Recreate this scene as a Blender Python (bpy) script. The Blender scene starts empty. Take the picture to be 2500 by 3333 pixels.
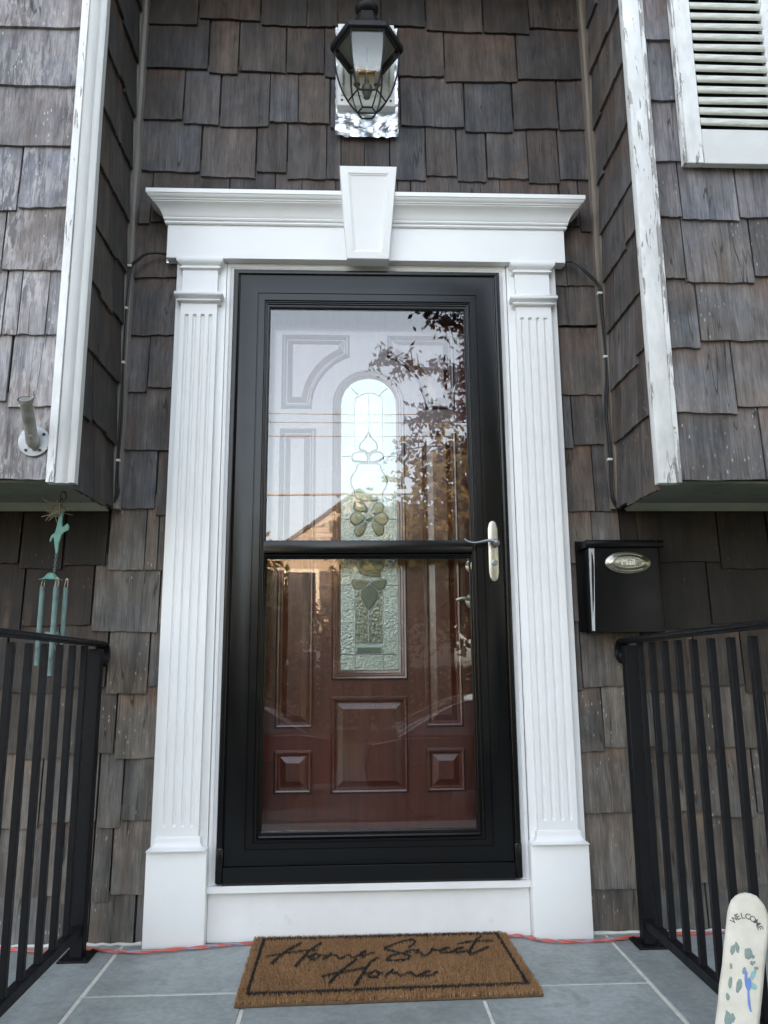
import bpy, bmesh, math, random
import numpy as np
from mathutils import Vector, Matrix
random.seed(7); RNG = np.random.default_rng(11)
SC = bpy.context.scene
COL = SC.collection
R = math.radians

# ------------------------------------------------------------------ camera
CAM = Vector((-0.0555, -2.5837, 0.6731))
YAW, PITCH, ROLL = 0.04216, 0.18892, -0.00804
cd = bpy.data.cameras.new('camera'); cam = bpy.data.objects.new('camera', cd); COL.objects.link(cam)
F = Vector((math.sin(YAW)*math.cos(PITCH), math.cos(YAW)*math.cos(PITCH), math.sin(PITCH)))
R0 = Vector((math.cos(YAW), -math.sin(YAW), 0)); U0 = R0.cross(F)
RX = R0*math.cos(ROLL) + U0*math.sin(ROLL); UP = U0*math.cos(ROLL) - R0*math.sin(ROLL)
mw = Matrix((RX, UP, -F)).transposed().to_4x4(); mw.translation = CAM
cam.matrix_world = mw
cd.sensor_fit = 'VERTICAL'; cd.sensor_height = 24.0; cd.lens = 24.0*2500/3333
cd.clip_start = 0.02; cd.clip_end = 3000
SC.camera = cam
SC.render.resolution_x = 768; SC.render.resolution_y = 1024

# ------------------------------------------------------------------ sky, sun, exposure
SUN_EL, SUN_AZ = R(14.0), R(-7)          # azimuth from +Y (behind the house), negative = to the left
sdir = Vector((math.sin(SUN_AZ)*math.cos(SUN_EL), math.cos(SUN_AZ)*math.cos(SUN_EL), math.sin(SUN_EL)))
wd = bpy.data.worlds.new('World'); SC.world = wd; wd.use_nodes = True
nt = wd.node_tree; nt.nodes.clear()
out = nt.nodes.new('ShaderNodeOutputWorld'); bg = nt.nodes.new('ShaderNodeBackground')
sky = nt.nodes.new('ShaderNodeTexSky'); sky.sky_type = 'NISHITA'; sky.sun_disc = False
sky.sun_elevation = SUN_EL; sky.sun_rotation = SUN_AZ; sky.air_density = 1.0; sky.dust_density = 2.0; sky.ozone_density = 1.0
hs = nt.nodes.new('ShaderNodeHueSaturation'); hs.inputs['Saturation'].default_value = 0.42
nt.links.new(sky.outputs[0], hs.inputs['Color']); nt.links.new(hs.outputs[0], bg.inputs['Color'])
bg.inputs['Strength'].default_value = 0.15
nt.links.new(bg.outputs[0], out.inputs[0])
sl = bpy.data.lights.new('sun', 'SUN'); sl.energy = 2.8; sl.angle = R(0.6); sl.color = (1.0, 0.62, 0.34)
sun = bpy.data.objects.new('sun', sl); COL.objects.link(sun); sun.location = (0, 0, 30)
sun.rotation_mode = 'QUATERNION'; sun.rotation_quaternion = (-sdir).to_track_quat('-Z', 'Y')
SC.view_settings.view_transform = 'Standard'; SC.view_settings.look = 'None'
SC.view_settings.gamma = 1.0; SC.view_settings.use_curve_mapping = False
SC.view_settings.exposure = 3.0

# ------------------------------------------------------------------ materials
def nodes_of(name):
    m = bpy.data.materials.new(name); m.use_nodes = True
    t = m.node_tree; t.nodes.clear()
    o = t.nodes.new('ShaderNodeOutputMaterial'); p = t.nodes.new('ShaderNodeBsdfPrincipled')
    t.links.new(p.outputs[0], o.inputs[0])
    return m, t, p
class N:
    """tiny node-graph helper"""
    def __init__(s, t): s.t = t
    def new(s, kind, **kw):
        n = s.t.nodes.new(kind)
        for k, v in kw.items(): setattr(n, k, v)
        return n
    def link(s, a, b): s.t.links.new(a, b)
    def coord(s, scale=(1,1,1), rnd=False, kind='Object'):
        tc = s.new('ShaderNodeTexCoord'); mp = s.new('ShaderNodeMapping'); mp.inputs['Scale'].default_value = scale
        v = tc.outputs[kind]
        if rnd:
            oi = s.new('ShaderNodeObjectInfo'); vm = s.new('ShaderNodeVectorMath', operation='SCALE')
            cx = s.new('ShaderNodeCombineXYZ'); cx.inputs[0].default_value = 31.0; cx.inputs[1].default_value = 17.0; cx.inputs[2].default_value = 53.0
            s.link(cx.outputs[0], vm.inputs[0]); s.link(oi.outputs['Random'], vm.inputs['Scale'])
            ad = s.new('ShaderNodeVectorMath', operation='ADD'); s.link(v, ad.inputs[0]); s.link(vm.outputs[0], ad.inputs[1]); v = ad.outputs[0]
        s.link(v, mp.inputs[0]); return mp.outputs[0]
    def noise(s, vec, scale=5, detail=4, rough=.55, dist=0):
        n = s.new('ShaderNodeTexNoise'); n.inputs['Scale'].default_value = scale; n.inputs['Detail'].default_value = detail
        n.inputs['Roughness'].default_value = rough; n.inputs['Distortion'].default_value = dist
        s.link(vec, n.inputs['Vector']); return n.outputs['Fac']
    def ramp(s, fac, stops, interp='LINEAR'):
        r = s.new('ShaderNodeValToRGB'); r.color_ramp.interpolation = interp
        while len(r.color_ramp.elements) < len(stops): r.color_ramp.elements.new(.5)
        for e, (p, c) in zip(r.color_ramp.elements, stops):
            e.position = p; e.color = (c, c, c, 1) if isinstance(c, (int, float)) else (*c, 1)
        s.link(fac, r.inputs[0]); return r.outputs[0]
    def mix(s, fac, a, b, mode='MIX'):
        n = s.new('ShaderNodeMix', data_type='RGBA', blend_type=mode)
        for v, i in ((fac, 0), (a, 6), (b, 7)):
            if isinstance(v, (int, float)): n.inputs[i].default_value = v
            elif isinstance(v, tuple): n.inputs[i].default_value = (*v, 1)
            else: s.link(v, n.inputs[i])
        return n.outputs[2]
    def math(s, op, a, b=0.0):
        n = s.new('ShaderNodeMath', operation=op)
        for v, i in ((a, 0), (b, 1)):
            if isinstance(v, (int, float)): n.inputs[i].default_value = v
            else: s.link(v, n.inputs[i])
        return n.outputs[0]
    def bump(s, p, h, strength=.3, dist=.002):
        b = s.new('ShaderNodeBump'); b.inputs['Strength'].default_value = strength; b.inputs['Distance'].default_value = dist
        s.link(h, b.inputs['Height']); s.link(b.outputs[0], p.inputs['Normal'])
def plain(name, col, rough=.5, metal=0.0, var=.12, scale=6, stretch=(1,1,1), bump=0.0, bscale=150, bdist=.001, coat=0.0, rnd=False, spec=.5):
    m, t, p = nodes_of(name); g = N(t); v = g.coord(stretch, rnd)
    n = g.noise(v, scale, 5)
    lo = tuple(c*(1-var) for c in col); hi = tuple(min(1, c*(1+var)) for c in col)
    g.link(g.ramp(n, [(.3, lo), (.7, hi)]), p.inputs['Base Color'])
    p.inputs['Metallic'].default_value = metal; p.inputs['Coat Weight'].default_value = coat
    p.inputs['Specular IOR Level'].default_value = spec
    r2 = g.ramp(g.noise(v, scale*2.3, 4), [(.3, max(0, rough*.85)), (.7, min(1, rough*1.15))])
    g.link(r2, p.inputs['Roughness'])
    if bump: g.bump(p, g.noise(v, bscale, 4), bump, bdist)
    return m

def shingle_material(name):
    # weathered cedar: tint from the object's own colour, alpha = amount of pale flecks
    m, t, p = nodes_of(name); g = N(t)
    oi = g.new('ShaderNodeObjectInfo')
    v = g.coord((1, 1, 1), True)
    vg = g.coord((95, 95, 2.2), True); vf = g.coord((330, 330, 7), True); vs = g.coord((26, 26, 2.0), True)
    grain = g.noise(vg, 1, 4, .62, .3); fine = g.noise(vf, 1, 3, .6); streak = g.noise(vs, 1, 3, .55)
    patch = g.noise(v, 7, 3, .6)
    c = g.mix(g.ramp(patch, [(.38, 0), (.66, 1)]), (1.07, .99, .93), (.93, .97, 1.02))      # brown to grey
    c = g.mix(1.0, oi.outputs['Color'], c, 'MULTIPLY')
    c = g.mix(1.0, c, g.ramp(grain, [(.25, .72), (.5, .99), (.75, 1.28)]), 'MULTIPLY')
    c = g.mix(1.0, c, g.ramp(fine, [(.3, .72), (.7, 1.28)]), 'MULTIPLY')
    c = g.mix(1.0, c, g.ramp(streak, [(.26, .62), (.5, 1.0), (.72, 1.32)]), 'MULTIPLY')
    blot = g.noise(g.coord((11, 11, 6.5), True), 1, 4, .6, .4)
    c = g.mix(1.0, c, g.ramp(blot, [(.3, .66), (.5, 1.0), (.7, 1.36)]), 'MULTIPLY')
    # the strip that used to lie under the course above is browner and less greyed
    sz = g.new('ShaderNodeSeparateXYZ'); tcz = g.new('ShaderNodeTexCoord'); g.link(tcz.outputs['Object'], sz.inputs[0])
    hi = g.math('ADD', sz.outputs[2], g.math('MULTIPLY', g.math('SUBTRACT', g.noise(g.coord((40, 40, 9), True), 1, 4, .6), .5), .16))
    pick0 = g.ramp(g.noise(g.coord((3, 3, 3), True), 1, 1), [(.42, 0), (.62, 1)])
    notpale = g.math('SUBTRACT', 1.0, g.math('MULTIPLY', g.math('SUBTRACT', oi.outputs['Alpha'], .9), 1.6)); cnp = g.new('ShaderNodeClamp'); g.link(notpale, cnp.inputs[0])
    brown = g.math('MULTIPLY', g.math('MULTIPLY', g.ramp(hi, [(.12, 0), (.21, 1)]), pick0), g.math('MULTIPLY', cnp.outputs[0], .55))
    c = g.mix(brown, c, g.mix(1.0, c, (1.35, .86, .62), 'MULTIPLY'))
    # a few rusty tan streaks where the wood is fresher
    tanm = g.math('MULTIPLY', g.ramp(g.noise(g.coord((17, 17, 1.2), True), 1, 2, .5), [(.63, 0), (.72, 1)]), g.ramp(patch, [(.45, .55), (.6, 0)]))
    c = g.mix(tanm, c, (.125, .08, .052))
    # fine splits along the grain
    ck = g.math('ABSOLUTE', g.math('SUBTRACT', g.noise(g.coord((24, 24, .9), True), 1, 2, .5, .2), .5))
    ckm = g.math('MULTIPLY', g.ramp(ck, [(.004, 1), (.012, 0)]), g.ramp(g.noise(g.coord((9, 9, 5), True), 1, 2), [(.46, 0), (.6, .75)]))
    c = g.mix(ckm, c, (.012, .010, .009))
    # pale lichen and paint flecks, drawn out along the grain
    vo = g.new('ShaderNodeTexVoronoi'); vo.inputs['Scale'].default_value = 1; vo.inputs['Randomness'].default_value = 1
    g.link(g.coord((100, 100, 36), True), vo.inputs['Vector'])
    spot = g.ramp(vo.outputs['Distance'], [(.10, 1), (.26, 0)])
    sparse = g.ramp(g.noise(g.coord((8, 8, 5), True), 1, 3, .6), [(.50, 0), (.60, 1)])
    sel = g.new('ShaderNodeSeparateColor'); g.link(vo.outputs['Color'], sel.inputs[0])
    pick = g.math('LESS_THAN', sel.outputs[0], .42)
    sm = g.math('MULTIPLY', g.math('MULTIPLY', spot, g.math('MULTIPLY', sparse, pick)), oi.outputs['Alpha'])
    # bleached silvery flaking with sky sheen painted in, strongest where alpha goes over 1
    bl = g.math('SUBTRACT', oi.outputs['Alpha'], 1.0)
    blm = g.math('MULTIPLY', g.ramp(g.noise(g.coord((70, 70, 13), True), 1, 4, .7, .5), [(.47, 0), (.58, 1)]), bl)
    blm = g.math('MULTIPLY', blm, g.ramp(g.noise(g.coord((5, 5, 3), True), 1, 3, .6), [(.36, 0), (.6, 1)]))
    cl = g.new('ShaderNodeClamp'); g.link(blm, cl.inputs[0])
    c = g.mix(cl.outputs[0], c, (.44, .42, .42))
    cl2 = g.new('ShaderNodeClamp'); g.link(sm, cl2.inputs[0])
    c = g.mix(cl2.outputs[0], c, (.42, .40, .35))
    g.link(c, p.inputs['Base Color']); p.inputs['Roughness'].default_value = .72
    p.inputs['Specular IOR Level'].default_value = .4
    h = g.math('ADD', g.math('MULTIPLY', grain, .7), g.math('MULTIPLY', fine, .3))
    g.bump(p, h, .55, .003)
    return m

def peeling_material(name, wear):
    m, t, p = nodes_of(name); g = N(t)
    n = g.noise(g.coord((60, 60, 9)), 1, 6, .68, .6); big = g.noise(g.coord((12, 12, 3.0)), 1, 3)
    k = g.math('ADD', g.math('MULTIPLY', n, .7), g.math('MULTIPLY', big, .5))
    mask = g.ramp(k, [(wear, 0), (wear+.02, 1)])
    wood = g.ramp(g.noise(g.coord((140, 140, 4)), 1, 4), [(.3, (.20, .19, .185)), (.7, (.42, .40, .39))])
    paint = g.ramp(g.noise(g.coord((30, 30, 10)), 1, 4), [(.3, (.62, .62, .61)), (.7, (.82, .82, .82))])
    c = g.mix(mask, paint, wood)
    rust = g.ramp(g.noise(g.coord((55, 55, 18)), 1, 2), [(.735, 0), (.79, .7)])
    c = g.mix(rust, c, (.45, .24, .1))
    g.link(c, p.inputs['Base Color']); p.inputs['Roughness'].default_value = .55
    g.bump(p, g.math('SUBTRACT', 1.0, mask), .6, .0012)
    return m

MAT = {}
MAT['shingle'] = shingle_material('weathered_cedar')
MAT['sheath'] = plain('dark_sheathing', (.03, .026, .023), .9, var=.3)
MAT['strip'] = plain('grey_weathered_strip', (.20, .185, .17), .75, var=.3, scale=1, stretch=(90, 90, 3), bump=.4, bscale=2)
MAT['strip2'] = plain('tan_weathered_strip', (.17, .14, .115), .75, var=.4, scale=1, stretch=(90, 90, 3), bump=.4, bscale=2)
MAT['peel'] = peeling_material('peeling_white_paint', .685)
MAT['peel_more'] = peeling_material('badly_peeling_white_paint', .585)
MAT['soffit'] = plain('grey_green_soffit_paint', (.22, .235, .20), .6, var=.15, scale=9, bump=.1)
MAT['skirt'] = plain('cream_green_trim_paint', (.40, .41, .33), .55, var=.12, scale=8, bump=.1)
MAT['cornerpaint'] = plain('old_cream_trim_paint', (.47, .475, .465), .45, var=.08, scale=1, stretch=(60, 60, 6), bump=.25, bscale=3)

def white_paint():
    m, t, p = nodes_of('fresh_white_paint'); g = N(t)
    a = g.noise(g.coord((1, 1, 1)), 5, 4); b = g.noise(g.coord((60, 60, 60)), 1, 3)
    c = g.ramp(a, [(.3, (.79, .79, .785)), (.7, (.83, .83, .83))])
    sm = g.ramp(g.noise(g.coord((14, 14, 14)), 1, 5, .7), [(.66, 0), (.78, .35)])
    c = g.mix(sm, c, (.66, .65, .62))
    g.link(c, p.inputs['Base Color']); p.inputs['Roughness'].default_value = .42
    g.bump(p, b, .06, .001); return m
MAT['white'] = white_paint()
def threshold_paint():
    m, t, p = nodes_of('white_wood_grain_paint'); g = N(t)
    b = g.noise(g.coord((5, 60, 160)), 1, 4, .6, .4)
    c = g.ramp(g.noise(g.coord((9, 9, 9)), 1, 4), [(.35, (.78, .775, .765)), (.7, (.83, .83, .825))])
    sp = g.ramp(g.noise(g.coord((22, 22, 22)), 1, 3), [(.68, 0), (.76, .3)])
    c = g.mix(sp, c, (.58, .56, .53))
    g.link(c, p.inputs['Base Color']); p.inputs['Roughness'].default_value = .38; g.bump(p, b, .12, .001); return m
MAT['kick'] = threshold_paint()
MAT['black_frame'] = plain('black_aluminium', (.0035, .0038, .0042), .22, var=.08, scale=3, bump=.05, bscale=900, bdist=.0004, spec=.34)
MAT['gasket'] = plain('black_rubber', (.010, .010, .011), .5, var=.1)
MAT['wrought'] = plain('black_iron_paint', (.0055, .006, .0078), .5, var=.25, scale=14, bump=.18, bscale=240, bdist=.0008, spec=.2)
MAT['lantern_black'] = plain('textured_black_metal', (.012, .012, .013), .55, var=.2, scale=30, bump=.4, bscale=420, bdist=.0009, spec=.3)
MAT['mail_black'] = plain('glossy_black_enamel', (.005, .005, .0055), .24, var=.2, scale=6, bump=.06, bscale=30, bdist=.001, spec=.14)
MAT['nickel'] = plain('satin_nickel', (.60, .57, .50), .32, 1.0, var=.06, scale=1, stretch=(300, 300, 6))
MAT['nickel_dark'] = plain('grey_pewter', (.33, .34, .35), .33, 1.0, var=.1)
MAT['chrome_plate'] = plain('polished_nickel_plaque', (.40, .385, .33), .24, 1.0, var=.06)
MAT['rope'] = plain('tan_twine', (.38, .33, .26), .9, var=.2, scale=60)
MAT['twig'] = plain('dry_twigs', (.23, .20, .14), .9, var=.45, scale=30)
MAT['rust'] = plain('rusty_chain', (.055, .035, .025), .8, var=.4, scale=40)
MAT['galv'] = plain('galvanised_metal', (.36, .375, .39), .5, .55, var=.22, scale=26, bump=.3, bscale=90, bdist=.002)
MAT['dirtygalv'] = plain('weathered_cast_metal', (.27, .265, .24), .7, .3, var=.4, scale=22, bump=.6, bscale=70, bdist=.003)
MAT['cable'] = plain('black_cable_jacket', (.012, .012, .013), .35, var=.1)
MAT['clip'] = plain('white_plastic', (.62, .61, .58), .45, var=.08)
MAT['screw'] = plain('dark_screw', (.05, .045, .04), .5, .7, var=.3)
def verdigris():
    m, t, p = nodes_of('verdigris_copper'); g = N(t)
    n = g.noise(g.coord((45, 45, 30)), 1, 5, .65)
    c = g.ramp(n, [(.28, (.07, .075, .08)), (.42, (.105, .155, .15)), (.6, (.145, .225, .205)), (.8, (.25, .31, .295))])
    g.link(c, p.inputs['Base Color']); p.inputs['Roughness'].default_value = .7; g.bump(p, n, .3, .001); return m
MAT['verdigris'] = verdigris()
MAT['verdigris_bright'] = plain('pale_verdigris', (.115, .26, .21), .65, var=.2, scale=40, bump=.3, bscale=160)
def foil():
    m, t, p = nodes_of('crumpled_foil'); g = N(t)
    p.inputs['Base Color'].default_value = (.82, .83, .86, 1); p.inputs['Metallic'].default_value = 1; p.inputs['Roughness'].default_value = .2
    v = g.new('ShaderNodeTexVoronoi', feature='F1'); v.inputs['Scale'].default_value = 38; g.link(g.coord(), v.inputs['Vector'])
    n = g.noise(g.coord(), 30, 5, .6, 1.5)
    g.bump(p, g.math('ADD', v.outputs['Distance'], n), .5, .006); return m
MAT['foil'] = foil()
def bluestone():
    m, t, p = nodes_of('bluestone'); g = N(t)
    v = g.coord((1, 1, 1), True); a = g.noise(v, 3, 5, .6, .6); b = g.noise(v, 60, 5, .6); st = g.noise(g.coord((3, 40, 10), True), 1, 4, .6)
    oi = g.new('ShaderNodeObjectInfo')
    c = g.ramp(a, [(.25, (.20, .225, .215)), (.5, (.275, .30, .295)), (.75, (.35, .37, .37))])
    c = g.mix(1.0, c, g.ramp(b, [(.3, .84), (.7, 1.12)]), 'MULTIPLY')
    c = g.mix(1.0, c, g.ramp(oi.outputs['Random'], [(0, .82), (1, 1.12)]), 'MULTIPLY')
    dirt = g.ramp(g.noise(g.coord((7, 7, 7), True), 1, 6, .7, .5), [(.52, 0), (.74, .6)])
    c = g.mix(dirt, c, (.11, .115, .095))
    sp = g.ramp(g.noise(g.coord((90, 90, 90), True), 1, 2), [(.74, 0), (.79, .5)])
    c = g.mix(sp, c, (.42, .43, .43))
    g.link(c, p.inputs['Base Color']); p.inputs['Roughness'].default_value = .55
    g.bump(p, g.math('ADD', st, b), .25, .002); return m
MAT['bluestone'] = bluestone()
MAT['mortar'] = plain('light_mortar', (.66, .65, .58), .9, var=.15, scale=40, bump=.5, bscale=300)
MAT['caulk'] = plain('white_caulk', (.62, .61, .57), .6, var=.12, scale=25, bump=.4, bscale=60, bdist=.003)
def cord_mat():
    m, t, p = nodes_of('red_blue_braid'); g = N(t)
    c = g.ramp(g.noise(g.coord((16, 150, 150)), 1, 3), [(.53, (.50, .115, .08)), (.60, (.27, .26, .35))])
    g.link(c, p.inputs['Base Color']); p.inputs['Roughness'].default_value = .6; return m
MAT['cord'] = cord_mat()
MAT['coir_back'] = plain('coir_backing', (.10, .055, .025), .95, var=.3, scale=50, bump=.5)
def coir(name, lo, hi):
    m, t, p = nodes_of(name); g = N(t)
    n = g.noise(g.coord((1, 1, 1)), 260, 2, .7); q = g.noise(g.coord((1, 1, 1)), 9, 4, .6)
    f = g.math('ADD', g.math('MULTIPLY', n, .75), g.math('MULTIPLY', q, .25))
    g.link(g.ramp(f, [(.35, lo), (.65, hi)]), p.inputs['Base Color']); p.inputs['Roughness'].default_value = .85; return m
MAT['coir'] = coir('coir_fibre', (.19, .098, .040), (.46, .262, .125))
MAT['coir_print'] = coir('black_printed_fibre', (.012, .011, .011), (.04, .034, .03))
def slate_mat():
    m, t, p = nodes_of('painted_cream_slate'); g = N(t)
    a = g.noise(g.coord((1, 1, 1)), 22, 4)
    g.link(g.ramp(a, [(.3, (.60, .56, .46)), (.7, (.74, .70, .61))]), p.inputs['Base Color']); p.inputs['Roughness'].default_value = .5
    g.bump(p, g.noise(g.coord((1, 1, 1)), 70, 5), .35, .003); return m
MAT['slate'] = slate_mat()
MAT['ink'] = plain('grey_green_ink', (.10, .105, .10), .6)
def stone_glaze():
    m, t, p = nodes_of('painted_pebbles'); g = N(t)
    g.link(g.ramp(g.noise(g.coord((1, 1, 1)), 38, 2), [(.3, (.22, .23, .24)), (.5, (.22, .29, .26)), (.68, (.38, .47, .42))]), p.inputs['Base Color']); p.inputs['Roughness'].default_value = .5; return m
MAT['pebble'] = stone_glaze()
MAT['birdblue'] = plain('blue_paint', (.14, .24, .56), .45, var=.15)
MAT['birdgreen'] = plain('teal_paint', (.24, .46, .46), .45, var=.15)
def mahogany():
    m, t, p = nodes_of('red_mahogany_door'); g = N(t)
    a = g.noise(g.coord((60, 60, 3.5)), 1, 5, .6, .5); b = g.noise(g.coord((260, 260, 12)), 1, 3)
    c = g.ramp(a, [(.25, (.044, .0088, .0048)), (.55, (.072, .0148, .0070)), (.8, (.102, .0245, .0112))])
    c = g.mix(1.0, c, g.ramp(b, [(.3, .8), (.7, 1.15)]), 'MULTIPLY')
    g.link(c, p.inputs['Base Color']); p.inputs['Roughness'].default_value = .36; p.inputs['Coat Weight'].default_value = 1.0; p.inputs['Coat Roughness'].default_value = .13
    g.bump(p, b, .08, .0008); return m
MAT['mahogany'] = mahogany()
def clear_glass(name, ior, tint=(1, 1, 1)):
    m = bpy.data.materials.new(name); m.use_nodes = True; t = m.node_tree; t.nodes.clear(); g = N(t)
    o = g.new('ShaderNodeOutputMaterial'); mx = g.new('ShaderNodeMixShader'); tr = g.new('ShaderNodeBsdfTransparent'); gl = g.new('ShaderNodeBsdfGlossy')
    # Schlick, the same from both sides of the thin pane
    f0 = ((ior-1)/(ior+1))**2
    geo = g.new('ShaderNodeNewGeometry'); dt = g.new('ShaderNodeVectorMath', operation='DOT_PRODUCT')
    g.link(geo.outputs['Incoming'], dt.inputs[0]); g.link(geo.outputs['Normal'], dt.inputs[1])
    fz = g.math('POWER', g.math('SUBTRACT', 1.0, g.math('ABSOLUTE', dt.outputs['Value'])), 5.0)
    fac = g.math('ADD', g.math('MULTIPLY', fz, 1-f0), f0)
    tr.inputs['Color'].default_value = (*tint, 1); gl.inputs['Roughness'].default_value = 0.0; gl.inputs['Color'].default_value = (1, 1, 1, 1)
    # slight waviness of a large pane
    bp = g.new('ShaderNodeBump'); bp.inputs['Strength'].default_value = .05; bp.inputs['Distance'].default_value = .02
    g.link(g.noise(g.coord((1, 1, 1)), 1.6, 0), bp.inputs['Height']); g.link(bp.outputs[0], gl.inputs['Normal'])
    g.link(fac, mx.inputs[0]); g.link(tr.outputs[0], mx.inputs[1]); g.link(gl.outputs[0], mx.inputs[2]); g.link(mx.outputs[0], o.inputs[0])
    return m
MAT['storm_glass'] = clear_glass('storm_door_glass', 1.60, (.97, .975, .97))
MAT['lantern_glass'] = clear_glass('lantern_glass', 1.52, (.98, .985, .975))
def textured_glass(name, base, scale, strength, rough, metal=.55):
    m, t, p = nodes_of(name); g = N(t)
    p.inputs['Base Color'].default_value = (*base, 1); p.inputs['Metallic'].default_value = metal; p.inputs['Roughness'].default_value = rough
    p.inputs['IOR'].default_value = 1.6; p.inputs['Coat Weight'].default_value = .6; p.inputs['Coat Roughness'].default_value = .03
    if strength: g.bump(p, g.noise(g.coord((1, 1, 1)), scale, 3, .6, .5), strength, .004)
    return m
MAT['pebble_glass'] = textured_glass('textured_leaded_glass', (.33, .38, .345), 125, .7, .1, .8)
MAT['granite_glass'] = textured_glass('rippled_leaded_glass', (.26, .31, .27), 90, .35, .1, .75)
MAT['bevel_glass'] = textured_glass('bevelled_glass', (.20, .25, .205), 14, .2, .12, .45)
MAT['came'] = plain('lead_came', (.34, .36, .35), .4, .6, var=.15)
MAT['candle'] = plain('lantern_candle_tube', (.06, .06, .058), .5)

# ------------------------------------------------------------------ mesh helpers
WPOS = {}
def inset(poly, d):
    n = len(poly); o = []
    for i in range(n):
        a, b, c = Vector(poly[i-1]), Vector(poly[i]), Vector(poly[(i+1) % n])
        e1 = (b-a).normalized(); e2 = (c-b).normalized()
        n1 = Vector((-e1.y, e1.x)); n2 = Vector((-e2.y, e2.x))
        k = 1 + n1.dot(n2)
        v = (n1+n2)/max(k, .35)
        o.append(tuple(b+v*d))
    return o
def area(p): return .5*sum(p[i-1][0]*p[i][1]-p[i][0]*p[i-1][1] for i in range(len(p)))
def ccw(p): return list(p) if area(p) > 0 else list(p)[::-1]
def rect(x0, x1, z0, z1): return [(x0, z0), (x1, z0), (x1, z1), (x0, z1)]
def smooth_path(pts, k=6, closed=False):
    P = [Vector(p) for p in pts]; n = len(P); o = []
    m = n if closed else n-1
    for i in range(m):
        if closed: p0, p1, p2, p3 = P[i-1], P[i], P[(i+1) % n], P[(i+2) % n]
        else: p0, p1, p2, p3 = P[max(i-1, 0)], P[i], P[i+1], P[min(i+2, n-1)]
        for j in range(k):
            t = j/k
            o.append(.5*((2*p1)+(p2-p0)*t+(2*p0-5*p1+4*p2-p3)*t*t+(3*p1-p0-3*p2+p3)*t**3))
    if not closed: o.append(P[-1])
    return o
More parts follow.
